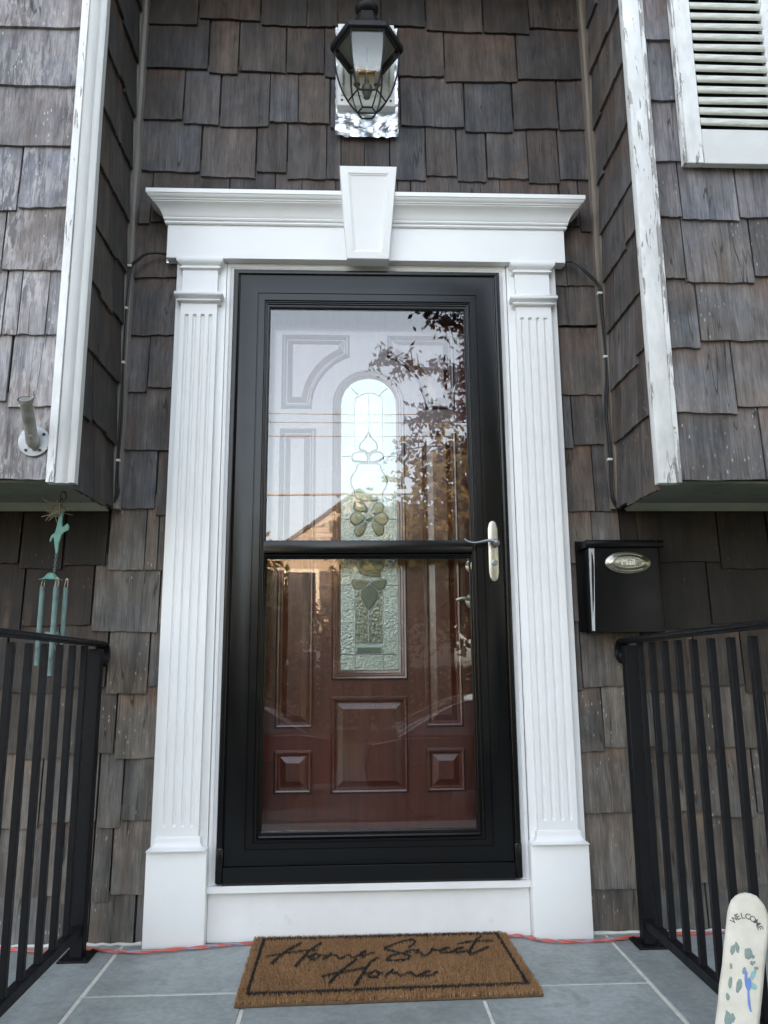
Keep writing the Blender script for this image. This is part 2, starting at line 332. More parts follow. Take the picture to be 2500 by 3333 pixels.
class MB:
    def __init__(s): s.V = []; s.F = []
    def add(s, vs, fs):
        b = len(s.V); s.V += [tuple(v) for v in vs]; s.F += [tuple(b+i for i in f) for f in fs]; return s
    def box(s, x0, x1, y0, y1, z0, z1):
        return s.add([(x0,y0,z0),(x1,y0,z0),(x1,y1,z0),(x0,y1,z0),(x0,y0,z1),(x1,y0,z1),(x1,y1,z1),(x0,y1,z1)],
                     [(0,3,2,1),(4,5,6,7),(0,1,5,4),(1,2,6,5),(2,3,7,6),(3,0,4,7)])
    def prism(s, poly, y0, y1):                       # poly in (x, z)
        n = len(poly); vs = [(p[0], y0, p[1]) for p in poly]+[(p[0], y1, p[1]) for p in poly]
        return s.add(vs, [tuple(range(n)), tuple(range(2*n-1, n-1, -1))]+[(i, n+i, n+(i+1) % n, (i+1) % n) for i in range(n)])
    def zprism(s, poly, z0, z1):                      # poly in (x, y)
        n = len(poly); vs = [(p[0], p[1], z0) for p in poly]+[(p[0], p[1], z1) for p in poly]
        return s.add(vs, [tuple(range(n))[::-1], tuple(range(n, 2*n))]+[(i, (i+1) % n, n+(i+1) % n, n+i) for i in range(n)])
    def polyprof(s, poly, prof, cap=True, back=None):   # profile: (inset, y) from the outer edge inwards
        poly = ccw(poly); n = len(poly); vs = []; fs = []
        pr = list(prof)
        for d, y in pr: vs += [(q[0], y, q[1]) for q in (inset(poly, d) if d else poly)]
        for k in range(len(pr)-1):
            for i in range(n):
                j = (i+1) % n; fs.append((k*n+i, k*n+j, (k+1)*n+j, (k+1)*n+i))
        if cap: fs.append(tuple((len(pr)-1)*n+i for i in range(n)))
        return s.add(vs, fs)
    def frame(s, o, tot, prof, closeback=True):        # o=(x0,x1,z0,z1), tot=(l,r,b,t), profile: (fraction, y)
        vs = []; fs = []
        pr = list(prof)
        for f, y in pr:
            x0, x1, z0, z1 = o[0]+tot[0]*f, o[1]-tot[1]*f, o[2]+tot[2]*f, o[3]-tot[3]*f
            vs += [(x0,y,z0),(x1,y,z0),(x1,y,z1),(x0,y,z1)]
        m = len(pr); rng = range(m) if closeback else range(m-1)
        for k in rng:
            k2 = (k+1) % m
            for i in range(4):
                j = (i+1) % 4; fs.append((k*4+i, k*4+j, k2*4+j, k2*4+i))
        return s.add(vs, fs)
    def wrap(s, x0, x1, yf, yb, prof, top=True, bottom=True):    # moulding profile (out, z) round left, front, right
        vs = []; fs = []
        for o, z in prof: vs += [(x0-o, yb, z), (x0-o, yf-o, z), (x1+o, yf-o, z), (x1+o, yb, z)]
        for k in range(len(prof)-1):
            for i in range(3): fs.append((k*4+i, k*4+i+1, k*4+5+i, k*4+4+i))
        m = len(prof)
        if bottom: fs.append((3, 2, 1, 0))
        if top: fs.append(((m-1)*4, (m-1)*4+1, (m-1)*4+2, (m-1)*4+3))
        fs.append(tuple(k*4 for k in range(m))[::-1]); fs.append(tuple(k*4+3 for k in range(m)))
        return s.add(vs, fs)
    def tube(s, pts, r, n=8, cap=True, flat=None):
        P = [Vector(p) for p in pts]; m = len(P); rr = r if isinstance(r, (list, tuple)) else [r]*m
        vs = []; fs = []; prev = None
        for i in range(m):
            t = (P[min(i+1, m-1)]-P[max(i-1, 0)]).normalized()
            if prev is None:
                ref = Vector((0, 0, 1)) if abs(t.z) < .9 else Vector((0, 1, 0)); a = t.cross(ref).normalized()
            else:
                a = (prev - t*prev.dot(t)).normalized()
            prev = a; b = t.cross(a)
            for k in range(n):
                q = 2*math.pi*k/n; vs.append(P[i]+(a*math.cos(q)+b*math.sin(q))*rr[i])
        for i in range(m-1):
            for k in range(n):
                k2 = (k+1) % n; fs.append((i*n+k, i*n+k2, (i+1)*n+k2, (i+1)*n+k))
        if cap: fs += [tuple(range(n))[::-1], tuple((m-1)*n+k for k in range(n))]
        return s.add(vs, fs)
    def lathe(s, prof, c=(0,0,0), n=16, M=None, a0=0, cap=True):     # profile (r, z) about the z axis
        vs = []; fs = []; c = Vector(c)
        for r, z in prof:
            for k in range(n):
                q = a0+2*math.pi*k/n; v = Vector((r*math.cos(q), r*math.sin(q), z))
                vs.append(c+(M @ v if M else v))
        m = len(prof)
        for i in range(m-1):
            for k in range(n):
                k2 = (k+1) % n; fs.append((i*n+k, i*n+k2, (i+1)*n+k2, (i+1)*n+k))
        if cap: fs += [tuple(range(n))[::-1], tuple((m-1)*n+k for k in range(n))]
        return s.add(vs, fs)
    def obar(s, a, b, wx, wy, side=Vector((1,0,0))):     # square bar from a to b
        a, b = Vector(a), Vector(b); t = (b-a).normalized(); u = (side-t*side.dot(t)).normalized(); v = t.cross(u)
        vs = []
        for p in (a, b):
            for i, j in ((-1,-1),(1,-1),(1,1),(-1,1)): vs.append(p+u*wx/2*i+v*wy/2*j)
        return s.add(vs, [(0,3,2,1),(4,5,6,7),(0,1,5,4),(1,2,6,5),(2,3,7,6),(3,0,4,7)])
    def build(s, name, mat, parent=None, origin=None, bev=0, seg=1, smooth=False, ang=40, normals=True, label=None, kind=None):
        if origin is None:
            a = np.array(s.V); origin = ((a[:,0].min()+a[:,0].max())/2, (a[:,1].min()+a[:,1].max())/2, a[:,2].min())
        o = Vector(origin)
        me = bpy.data.meshes.new(name); me.from_pydata([(v[0]-o.x, v[1]-o.y, v[2]-o.z) for v in s.V], [], s.F)
        if normals or bev:
            bm = bmesh.new(); bm.from_mesh(me)
            if bev:
                bmesh.ops.remove_doubles(bm, verts=bm.verts, dist=1e-6)
                bmesh.ops.recalc_face_normals(bm, faces=bm.faces)
                ed = [e for e in bm.edges if len(e.link_faces) == 2 and e.calc_face_angle(0) > R(28)]
                bmesh.ops.bevel(bm, geom=ed, offset=bev, segments=seg, profile=.5, affect='EDGES', clamp_overlap=True)
            else: bmesh.ops.recalc_face_normals(bm, faces=bm.faces)
            bm.to_mesh(me); bm.free()
        if smooth or bev:
            me.shade_smooth(); me.set_sharp_from_angle(angle=R(ang))
        me.materials.append(MAT[mat] if isinstance(mat, str) else mat)
        ob = bpy.data.objects.new(name, me); link(ob, parent, o)
        if label: ob['label'] = label
        if kind: ob['kind'] = kind
        return ob
def link(ob, parent, world):
    COL.objects.link(ob); WPOS[ob.name] = Vector(world)
    if parent is not None:
        ob.parent = parent; ob.location = Vector(world)-WPOS[parent.name]
    else: ob.location = world
def thing(name, label, cat, loc, group=None):
    e = bpy.data.objects.new(name, None); e.empty_display_size = .1; link(e, None, Vector(loc)); tag(e, label, cat, group); return e
def tag(o, label, cat, group=None):
    o['label'] = label; o['category'] = cat
    if group: o['group'] = group
    return o
def structure(o): o['kind'] = 'structure'; return o
def box(*a): return MB().box(*a)
def text_mb(body, size, extrude, M, bold=0.0):
    c = bpy.data.curves.new('txt', 'FONT'); c.body = body; c.size = size; c.extrude = extrude; c.align_x = 'CENTER'; c.align_y = 'CENTER'; c.resolution_u = 3; c.offset = bold
    o = bpy.data.objects.new('txt', c); COL.objects.link(o); dg = bpy.context.evaluated_depsgraph_get(); dg.update()
    me = bpy.data.meshes.new_from_object(o.evaluated_get(dg))
    b = MB().add([M @ v.co for v in me.vertices], [tuple(p.vertices) for p in me.polygons])
    bpy.data.objects.remove(o); bpy.data.curves.remove(c); bpy.data.meshes.remove(me); return b

# ------------------------------------------------------------------ ground outside
GZ = -1.32
MAT['lawn'] = plain('lawn_soil', (.09, .10, .045), .95, var=.4, scale=3, bump=.5, bscale=20)
MAT['asphalt'] = plain('asphalt', (.085, .085, .085), .9, var=.15, scale=6, bump=.3, bscale=90)
MAT['concrete'] = plain('concrete', (.30, .29, .27), .9, var=.15, scale=3, bump=.3, bscale=60)
o = structure(box(-400, 400, -600, 400, GZ-.3, GZ).build('lawn', 'lawn'))
o = structure(box(-200, 200, -12.5, -7.0, GZ-.1, GZ+.004).build('street', 'asphalt'))
o = structure(box(-200, 200, -6.95, -6.0, GZ-.1, GZ+.12).build('sidewalk', 'concrete'))
o = structure(box(-.75, .75, -5.95, -3.5, GZ-.1, GZ+.03).build('front_path', 'concrete'))

# ------------------------------------------------------------------ porch floor
FZ = -.18
porch = structure(MB().box(-1.45, 1.45, -1.36, .02, GZ+.004, FZ-.003).build('porch_floor', 'mortar', origin=(0, -.6, GZ+.004)))
def stone(x0, x1, y0, y1, z=FZ, th=.035):
    g = .0055; j = lambda: random.uniform(-.0012, .0012)
    poly = [(x0+g+j(), y0+g+j()), ((x0+x1)/2+j(), y0+g+j()), (x1-g+j(), y0+g+j()), (x1-g+j(), y1-g+j()), ((x0+x1)/2+j(), y1-g+j()), (x0+g+j(), y1-g+j())]
    return MB().zprism(poly, z-th, z+random.uniform(-.0008, .0008)).build('paving_stone', 'bluestone', porch, origin=((x0+x1)/2, (y0+y1)/2, z-th), bev=.002)
for x0, x1, y0, y1 in [(-1.45, -.757, -.90, .015), (-.757, -.02, -.365, .015), (-.02, .738, -.365, .015), (.738, 1.45, -.84, .015), (-.757, -.330, -.90, -.365), (-.330, .280, -.90, -.365), (.280, .738, -.90, -.365), (-1.45, -.45, -1.36, -.90), (-.45, .738, -1.36, -.90), (.738, 1.45, -1.36, -.84)]:
    stone(x0, x1, y0, y1)
for i in range(6):
    z1 = FZ-.185*(i+1); y1 = -1.36-.30*i
    structure(box(-1.0, 1.0, y1-.32, y1-.002, GZ+.002*i+.006, z1).build('porch_step', 'concrete'))

# ------------------------------------------------------------------ the house
house = thing('house', 'two storey house front clad in dark weathered cedar shingles with two overhanging bays', 'house', (0, .1, GZ))
WY = .023                                    # face of the sheathing
wall = MB().box(-9, -.50, WY, 5, GZ+.01, 3.40).box(.50, 9, WY, 5, GZ+.01, 3.40).box(-.4999, .4999, WY, 5, 2.06, 3.399).box(-.4999, .4999, .20, 5, GZ+.011, 2.0598).build('wall', 'sheath', house, origin=(0, WY, GZ), normals=True)
up = MB().box(-9.2, 9.2, -.43, 5.2, 3.402, 5.4)  # unseen storey and roof, shaped to block the sun and darken the recess
up.add([(-9.5,-.8,5.4),(9.5,-.8,5.4),(9.5,5.6,5.4),(-9.5,5.6,5.4),(-9.5,2.4,7.1),(9.5,2.4,7.1)], [(0,3,2,1),(0,1,5,4),(2,3,4,5),(0,4,3),(1,2,5)])
up.build('upper_storey', plain('upper_wall_cedar', (.12, .11, .105), .8, var=.25, scale=1, stretch=(8, 8, 2)), house)

def shingle_mesh(w, h, sl, sr):
    """tapered split shingle; local x across, z up from the butt, y = out of the wall is negative"""
    nx, nz = 9, 3; V = []; Fc = []
    hw = w/2
    bj = [random.uniform(-.0026, .0018) for _ in range(nx+1)]
    tilt = random.uniform(-.004, .004)*min(1, w/.2)
    cup = random.uniform(-.002, .0042)
    for k in range(nz+1):
        z = h*k/nz
        for i in range(nx+1):
            u = i/nx*2-1
            x = u*hw + (sl if u < 0 else sr)*abs(u)*(k/nz)*.5
            zz = z + ((bj[i]+tilt*u) if k == 0 else 0)
            y = -(.020-.012*min(z, .26)/.26) - cup*(u*u-.4)*(1-k/nz)
            V.append((x, y, zz))
    n = len(V)
    for k in (0, nz):
        for i in range(nx+1):
            v = V[k*(nx+1)+i]; V.append((v[0], -.0104 if k == 0 else -.0002, v[2]))
    W1 = nx+1
    for k in range(nz):
        for i in range(nx): a = k*W1+i; Fc.append((a, a+1, a+W1+1, a+W1))
    for i in range(nx):
        Fc.append((n+i, n+i+1, i+1, i)); a = nz*W1+i; Fc.append((a, a+1, n+W1+i+1, n+W1+i)); Fc.append((n+i, n+W1+i, n+W1+i+1, n+i+1))
    L = [k*W1 for k in range(nz+1)]; Fc.append(tuple(L+[n+W1, n])); Rr = [k*W1+nx for k in range(nz+1)]; Fc.append(tuple([n+nx, n+W1+nx]+Rr[::-1]))
    me = bpy.data.meshes.new('shingle'); me.from_pydata(V, [], Fc)
    bm = bmesh.new(); bm.from_mesh(me); bmesh.ops.recalc_face_normals(bm, faces=bm.faces); bm.to_mesh(me); bm.free()
    me.materials.append(MAT['shingle']); return me
def put_shingle(parent, pos, w, h, rz, tint, flecks, warm=0.0):
    me = shingle_mesh(w, h, random.uniform(-.003, .003), random.uniform(-.003, .003))
    ob = bpy.data.objects.new('shingle', me); link(ob, parent, Vector(pos)); ob.rotation_euler = (0, 0, rz)
    k = .78*random.uniform(.76, 1.25); wv = random.uniform(-.06, .06)+warm*random.uniform(-.2, 1.0)
    ob.color = (tint[0]*k*(1+wv)*1.01, tint[1]*k*.985, tint[2]*k*(1-wv)*.94, flecks); return ob

ROWS = {0:[(-.862,-.70,3.31),(-.70,-.5,3.30),(-.5,-.29,3.31),(-.29,-.06,3.295),(-.06,.15,3.31),(.15,.36,3.30),(.36,.6,3.31),(.6,.86,3.30)],
1:[(-.862,-.652,3.086),(-.647,-.413,3.115),(-.408,-.232,3.092),(-.232,-.111,3.093),(-.111,.057,3.098),(.057,.231,3.106),(.235,.457,3.087),(.461,.642,3.084),(.643,.86,3.111)],
2:[(-.862,-.607,2.895),(-.602,-.492,2.874),(-.49,-.31,2.886),(-.308,-.163,2.885),(-.161,-.051,2.868),(-.051,.119,2.886),(.122,.301,2.883),(.304,.585,2.865),(.587,.855,2.883)],
3:[(-.859,-.693,2.671),(-.689,-.557,2.655),(-.553,-.37,2.648),(-.368,-.26,2.671),(-.26,-.141,2.669),(-.139,-.016,2.648),(-.016,.127,2.647),(.13,.373,2.665),(.375,.559,2.646),(.563,.736,2.664),(.739,.856,2.664)],
4:[(-.855,-.62,2.455),(-.617,-.416,2.435),(-.412,-.3,2.459),(-.297,-.151,2.433),(-.151,-.098,2.435),(-.097,-.01,2.413),(-.01,.085,2.414),(.087,.222,2.437),(.223,.339,2.456),(.341,.451,2.435),(.455,.611,2.45),(.611,.729,2.433),(.731,.855,2.451)],
5:[(-.852,-.793,2.242),(-.791,-.51,2.251),(-.509,-.341,2.237),(-.341,-.243,2.251),(-.243,-.116,2.235),(-.116,.114,2.238),(.114,.164,2.24),(.165,.428,2.255),(.427,.501,2.233),(.501,.722,2.248),(.725,.797,2.257),(.798,.851,2.235)],
6:[(-.848,-.68,2.03),(.68,.735,2.016),(.735,.85,2.017)],
7:[(-.848,-.68,1.808),(.68,.847,1.862)],
8:[(-.851,-.772,1.596),(-.771,-.68,1.613),(.68,.847,1.596)],
9:[(-.845,-.68,1.387),(.68,.725,1.397),(.726,.844,1.412)],
10:[(-.848,-.725,1.181),(-.722,-.68,1.159),(.68,.79,1.172),(.79,.848,1.172)],
11:[(-1.47,-1.307,.985),(-1.304,-1.165,.995),(-1.162,-1.022,.977),(-1.018,-.879,.989),(-.873,-.751,.972),(-.751,-.709,.972),(-.708,-.675,.972),(.680,.773,.991),(.773,.872,.987),(.872,.932,.982),(.932,1.215,.994),(1.217,1.391,.97),(1.395,1.6,.985)],
12:[(-1.47,-1.296,.785),(-1.294,-1.142,.772),(-1.140,-.916,.79),(-.913,-.696,.769),(-.694,-.675,.793),(.680,.841,.792),(.842,.998,.773),(1.003,1.165,.767),(1.167,1.404,.787),(1.406,1.6,.77)],
13:[(-1.47,-1.31,.575),(-1.307,-1.18,.593),(-1.178,-1.017,.575),(-1.015,-.857,.592),(-.854,-.721,.57),(-.719,-.675,.592),(.680,.710,.566),(.711,.918,.579),(.92,1.096,.559),(1.098,1.26,.578),(1.262,1.4,.553),(1.402,1.6,.57)],
14:[(-1.47,-1.291,.37),(-1.288,-1.111,.388),(-1.108,-.962,.37),(-.96,-.818,.385),(-.815,-.675,.368),(.680,.772,.37),(.773,.945,.383),(.947,1.151,.364),(1.153,1.329,.377),(1.331,1.6,.359)],
15:[(-1.47,-1.28,.178),(-1.276,-1.039,.161),(-1.037,-.862,.178),(-.859,-.784,.16),(-.782,-.675,.181),(.680,.909,.181),(.911,.997,.165),(.999,1.102,.181),(1.104,1.262,.162),(1.264,1.6,.175)],
16:[(-1.47,-1.28,-.05),(-1.276,-.96,-.037),(-.957,-.865,-.057),(-.863,-.807,-.056),(-.804,-.675,-.036),(.680,.952,-.051),(.955,1.103,-.035),(1.105,1.222,-.058),(1.224,1.6,-.044)],
17:[(-1.47,-1.2,-.183),(-1.198,-1.0,-.183),(-.998,-.865,-.183),(-.863,-.726,-.18),(-.722,-.675,-.18),(.680,.86,-.183),(.863,1.07,-.183),(1.073,1.3,-.183),(1.303,1.6,-.183)]}
for r, lst in ROWS.items():
    for x0, x1, z in lst:
        xc = (x0+x1)/2
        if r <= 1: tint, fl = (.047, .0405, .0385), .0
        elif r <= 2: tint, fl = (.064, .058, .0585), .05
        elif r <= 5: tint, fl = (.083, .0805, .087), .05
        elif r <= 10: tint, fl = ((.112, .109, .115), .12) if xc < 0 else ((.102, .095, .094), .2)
        elif r <= 13 and abs(xc) > .87: tint, fl = (.024, .0195, .017), .15  # sheltered brown wood, with the bays' shade painted into the tint
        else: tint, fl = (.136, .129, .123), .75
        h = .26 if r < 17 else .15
        if r == 13 and abs(xc) > .87: tint = (.052, .045, .040)  # painted bay shade fades out over this row and the next
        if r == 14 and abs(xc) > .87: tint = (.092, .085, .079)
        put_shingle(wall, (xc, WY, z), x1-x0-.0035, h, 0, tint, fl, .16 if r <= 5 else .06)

def strip_board(pts, mat):
    MB().add([p for p in pts], [(0,1,2,3),(7,6,5,4),(0,4,5,1),(1,5,6,2),(2,6,7,3),(3,7,4,0)])
for sgn, mt in ((-1, 'strip'), (1, 'strip2')):
    b = MB(); x0 = .862*sgn; x1 = (.862-.024)*sgn
    zs = [1.175+i*(3.39-1.175)/22 for i in range(23)]
    vs = []; fs = []
    for i, z in enumerate(zs):
        jx = random.uniform(-.002, .002); 
        vs += [(x0, -.002, z), (x0, -.051+jx, z), (x0-.012*sgn, -.051+jx, z), (x0-.013*sgn, -.026, z), (x1+jx, -.024, z), (x1+jx, .018, z)]
    for i in range(22):
        for k in range(6): k2 = (k+1) % 6; fs.append((i*6+k, i*6+k2, (i+1)*6+k2, (i+1)*6+k))
    fs += [(5,4,3,2,1,0), tuple(22*6+k for k in range(6))]
    b.add(vs, fs).build('corner_strip', mt, wall)
# caulk along the foot of the wall
for xa, xb in ((-1.4, -.70), (.70, 1.4)):
    pts = [(xa+(xb-xa)*i/30, -.002+random.uniform(-.004, .003), FZ+.002+random.uniform(-.001, .003)) for i in range(31)]
    MB().tube(pts, [random.uniform(.004, .0075) for _ in pts], 6).build('caulk_bead', 'caulk', wall, smooth=True)

# ------------------------------------------------------------------ overhanging bays
BZ, BY = 1.185, -.392
FRONT_L = {0:[(-1.7,-1.20,2.89),(-1.197,-.928,2.885)],-1:[(-1.7,-1.35,3.10),(-1.347,-.928,3.09)],-2:[(-1.7,-1.15,3.3),(-1.147,-.928,3.3)],
 1:[(-1.75,-1.28,2.69),(-1.277,-.928,2.676)],2:[(-1.75,-1.261,2.47),(-1.258,-.928,2.462)],3:[(-1.75,-1.2405,2.24),(-1.238,-.927,2.25)],4:[(-1.75,-1.221,2.04),(-1.218,-1.08,2.026),(-1.076,-.926,2.039)],
 5:[(-1.75,-1.203,1.83),(-1.2,-1.110,1.825),(-1.108,-.926,1.831)],6:[(-1.75,-1.167,1.62),(-1.164,-1.091,1.623),(-1.09,-1.046,1.624),(-1.045,-.965,1.624),(-.964,-.926,1.625)],
 7:[(-1.75,-1.166,1.41),(-1.163,-1.061,1.419),(-1.056,-.926,1.402)],8:[(-1.75,-1.161,1.186),(-1.158,-.926,1.186)]}
FRONT_R = {-2:[(.922,1.4,3.3),(1.403,1.8,3.3)],-1:[(.922,1.25,3.10),(1.253,1.8,3.1)],0:[(.92,1.18,2.89),(1.183,1.8,2.9)],1:[(.918,1.12,2.688),(1.123,1.8,2.68)],2:[(.917,1.08,2.461),(1.083,1.8,2.47)],3:[(.917,1.13,2.24),(1.133,1.8,2.25)],
 4:[(.917,.988,2.041),(.990,1.175,2.033),(1.177,1.38,2.046),(1.383,1.8,2.03)],5:[(.917,.984,1.832),(.986,1.202,1.818),(1.205,1.36,1.841),(1.363,1.8,1.83)],6:[(.917,1.012,1.601),(1.014,1.279,1.626),(1.282,1.8,1.6)],
 7:[(.917,1.106,1.393),(1.108,1.3,1.415),(1.303,1.8,1.4)],8:[(.917,1.173,1.186),(1.175,1.36,1.187),(1.363,1.8,1.186)]}
SIDE_Z = [3.28, 3.07, 2.855, 2.63, 2.40, 2.197, 2.00, 1.802, 1.60, 1.398, 1.172]
for sgn in (-1, 1):
    xi = .866*sgn
    bay = MB().box(*(sorted((xi, 6.0*sgn))), BY, WY-.002, BZ+.004, 3.4).build('bay', 'sheath', house, origin=(1.5*sgn, BY, BZ),
        label='bay %s of the recess, %s' % (('left', 'its front shingles bleached and flecked pale') if sgn < 0 else ('right', 'its corner board peeling white')))
    for r, lst in (FRONT_L if sgn < 0 else FRONT_R).items():
        for x0, x1, z in lst:
            if sgn < 0: tint, fl = (.24, .238, .27), (1.55 if r < 4 else 2.0)  # bleached pale front; its sky sheen is put into the tint
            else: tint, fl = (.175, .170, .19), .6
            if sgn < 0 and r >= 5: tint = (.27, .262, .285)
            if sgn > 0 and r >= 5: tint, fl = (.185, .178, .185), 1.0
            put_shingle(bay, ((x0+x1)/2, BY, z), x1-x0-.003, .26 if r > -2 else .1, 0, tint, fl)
    for i, z in enumerate(SIDE_Z):
        cuts = [-.3985, -.402+random.uniform(.09, .16), -.402+random.uniform(.2, .28), -.053]
        if i % 3 == 2: cuts.pop(2)
        for a, b in zip(cuts[:-1], cuts[1:]):
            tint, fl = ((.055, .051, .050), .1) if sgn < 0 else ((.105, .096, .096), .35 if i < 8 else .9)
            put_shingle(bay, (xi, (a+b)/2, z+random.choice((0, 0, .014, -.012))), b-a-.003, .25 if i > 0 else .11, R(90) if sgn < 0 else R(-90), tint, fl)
    # corner boards
    if sgn < 0:
        MB().box(-.925, -.902, -.424, BY+.001, BZ-.012, 3.39).build('corner_board', 'peel', bay, bev=.001)
        b = MB(); zs = [BZ-.014+i*(3.39-BZ+.014)/12 for i in range(13)]; sec = [(-.9015, BY), (-.9015, -.418), (-.896, -.4225), (-.884, -.424), (-.875, -.4225), (-.868, -.4175), (-.8585, -.427), (-.850, -.4285), (-.8435, -.426), (-.8425, -.41), (-.8425, -.400), (-.866, -.400)]
        vs = []; fs = []; n = len(sec)
        for z in zs:
            j = random.uniform(-.0012, .0012)
            vs += [(x+j, y, z) for x, y in sec]
        for i in range(12):
            for k in range(n): fs.append((i*n+k, i*n+(k+1) % n, (i+1)*n+(k+1) % n, (i+1)*n+k))
        fs += [tuple(range(n))[::-1], tuple(12*n+k for k in range(n))]
        b.add(vs, fs).build('corner_moulding', 'cornerpaint', bay, smooth=True, ang=35)
    else:
        MB().box(.8425, .898, -.424, BY+.001, BZ-.012, 3.39).build('corner_board', 'peel', bay, bev=.003, seg=2)
        MB().box(.8985, .915, -.420, BY+.001, BZ-.010, 3.39).build('corner_board', 'peel_more', bay, bev=.001)
    s = MB().box(*sorted((.875*sgn, 6*sgn)), -.385, -.06, BZ-.004, BZ+.003).build('soffit', 'soffit', bay)
    MB().add([(x, y, z) for x in ((.872+.018*(sgn > 0))*sgn, 6*sgn) for y, z in ((-.095, BZ-.0045), (-.088, BZ-.006), (-.028, 1.166), (-.022, 1.166), (-.002, 1.176), (-.002, BZ-.0045))],
             [tuple(range(6)), tuple(range(11, 5, -1))]+[(i, (i+1) % 6, 6+(i+1) % 6, 6+i) for i in range(6)]).build('skirt_board', 'skirt', bay)

# ------------------------------------------------------------------ door surround
sur = thing('door_surround', 'new white painted door surround with fluted pilasters, crown cornice and keystone', 'door surround', (0, 0, FZ))
def fluted_face(x0, x1, z0, z1, yf, flutes, fz0, fz1, dep):
    b = MB(); r = (flutes[0][1]-flutes[0][0])/2
    ends = [0, .12, .3, .5, .72, 1.0]
    zs = [z0]+[fz0+r*e for e in ends]+[fz1-r*e for e in ends[::-1]]+[z1]
    xs = [(x0, None)]
    for a, c in flutes:
        for k in range(9): u = -1+k/4; xs.append(((a+c)/2+r*u, u))
    xs.append((x1, None))
    nx = len(xs); vs = []
    for zi, z in enumerate(zs):
        if 1 <= zi <= 6: e = 1-ends[zi-1]
        elif 7 <= zi <= 12: e = 1-ends[::-1][zi-7]
        else: e = 9
        for x, u in xs:
            d = 0 if u is None else dep*math.sqrt(max(0, 1-u*u-e*e))
            vs.append((x, yf+d, z))
    fs = [(i*nx+k, i*nx+k+1, (i+1)*nx+k+1, (i+1)*nx+k) for i in range(len(zs)-1) for k in range(nx-1)]
    b.add(vs, fs)
    yb = -.012
    b.add([(x0,yf,z0),(x0,yb,z0),(x0,yb,z1),(x0,yf,z1),(x1,yf,z0),(x1,yb,z0),(x1,yb,z1),(x1,yf,z1)], [(0,3,2,1),(4,5,6,7),(3,7,6,2),(0,1,5,4)])
    return b
for sgn in (-1, 1):
    c = .5955*sgn
    pil = MB().box(c-.088, c+.092*(1 if sgn > 0 else .97), -.012, WY, FZ+.002, 2.079).build('pilaster', 'white', sur, bev=.0015)
    fl = [(c-.0415+i*.0276-.0072, c-.0415+i*.0276+.0072) for i in range(4)]
    fluted_face(c-.0635, c+.0635, .131, 1.912, -.035, fl, .165, 1.871, .0098).build('fluted_shaft', 'white', pil, smooth=True, ang=38)
    MB().wrap(c-.0635, c+.0635, -.035, .0, [(0,1.9105),(.004,1.912),(.011,1.914),(.0135,1.9185),(.011,1.923),(.0045,1.925),(.0045,1.927),(.013,1.929),(.020,1.934),(.0215,1.941),(.0195,1.948),(.012,1.9525),(0,1.9535)]).build('collar_moulding', 'white', pil, smooth=True, ang=50)
    MB().box(c-.0625, c+.0625, -.036, .0, 1.9537, 2.038).build('neck_block', 'white', pil, bev=.001)
    MB().wrap(c-.0625, c+.0625, -.036, .0, [(0,2.0382),(.004,2.039),(.009,2.042),(.009,2.047),(.004,2.0495),(.004,2.052),(.009,2.056),(.016,2.062),(.019,2.069),(.0185,2.076),(.016,2.0815)]).build('capital_moulding', 'white', pil, smooth=True, ang=50)
    MB().wrap(c-.066, c+.066, -.035, .0, [(.0245,.0985),(.0245,.101),(.017,.1045),(.010,.110),(.0055,.118),(.0045,.126),(.0045,.134),(.0025,.1365),(0,.137)]).build('base_moulding', 'white', pil, smooth=True, ang=50)
    MB().box(c-.0925, c+.0925, -.044, .0, FZ+.001, .098).build('plinth', 'white', pil, bev=.0025, seg=2)
fr = MB().box(-.7165, .7195, -.040, WY, 2.082, 2.2115).build('frieze', 'white', sur, bev=.001)
crown = [(0,2.2105),(.006,2.2107),(.0095,2.2145),(.0095,2.219),(.006,2.2225),(.012,2.2245),(.0145,2.229),(.0125,2.2335),(.015,2.2355),(.018,2.243),(.023,2.253),(.030,2.2625),(.038,2.270),(.0465,2.2755),(.0465,2.279),(.051,2.280),(.0525,2.284),(.056,2.2855),(.0615,2.291),(.064,2.2965),(.0665,2.2970),(.0665,2.3125)]
cor = MB(); cor.wrap(-.7165, .7195, -.040, WY, crown); cor.build('cornice', 'white', sur, smooth=True, ang=32)
kp = [(-.0735, 2.047), (.0745, 2.047), (.1035, 2.396), (-.1, 2.396)]
key = MB().polyprof(kp, [(0, WY), (0, -.129), (.0018, -.1308), (.0262, -.131), (.0275, -.1300), (.029, -.1285), (.0315, -.1281), (.033, -.1268), (.036, -.1256), (.0385, -.1252)])
key.V = [(x*(1+.016*k), y+.056*k, z+.022*k) if y < -.05 else (x, (y if z > 2.2 else -.036), z+.014*k) for x, y, z, k in ((x, y, z, max(0, (2.396-z)/.35)) for x, y, z in key.V)]
key.build('keystone', 'white', sur, smooth=True, ang=25)
for x in (-.055, .055): MB().lathe([(.0, -.0012), (.003, -.001), (.0045, .0004)], (x, -.0825, 2.106), 8, Matrix.Rotation(R(90), 3, 'X')).build('nail_bump', 'white', sur, smooth=True)
cas = MB(); cas.frame((-.5055, .5055, -.0325, 2.0815), (.027, .027, .0, .033), [(0, WY), (0, -.006), (.45, -.006), (.5, -.002), (.93, -.002), (1, .0), (1, WY)])
cas.build('casing', 'white', sur, bev=.0008)
MB().box(-.5045, .5045, -.022, .045, -.0345, -.0125).build('sill', 'kick', sur, bev=.002)
MB().box(-.503, .503, -.001, .03, FZ+.001, -.035).build('kick_board', 'kick', sur, bev=.001)
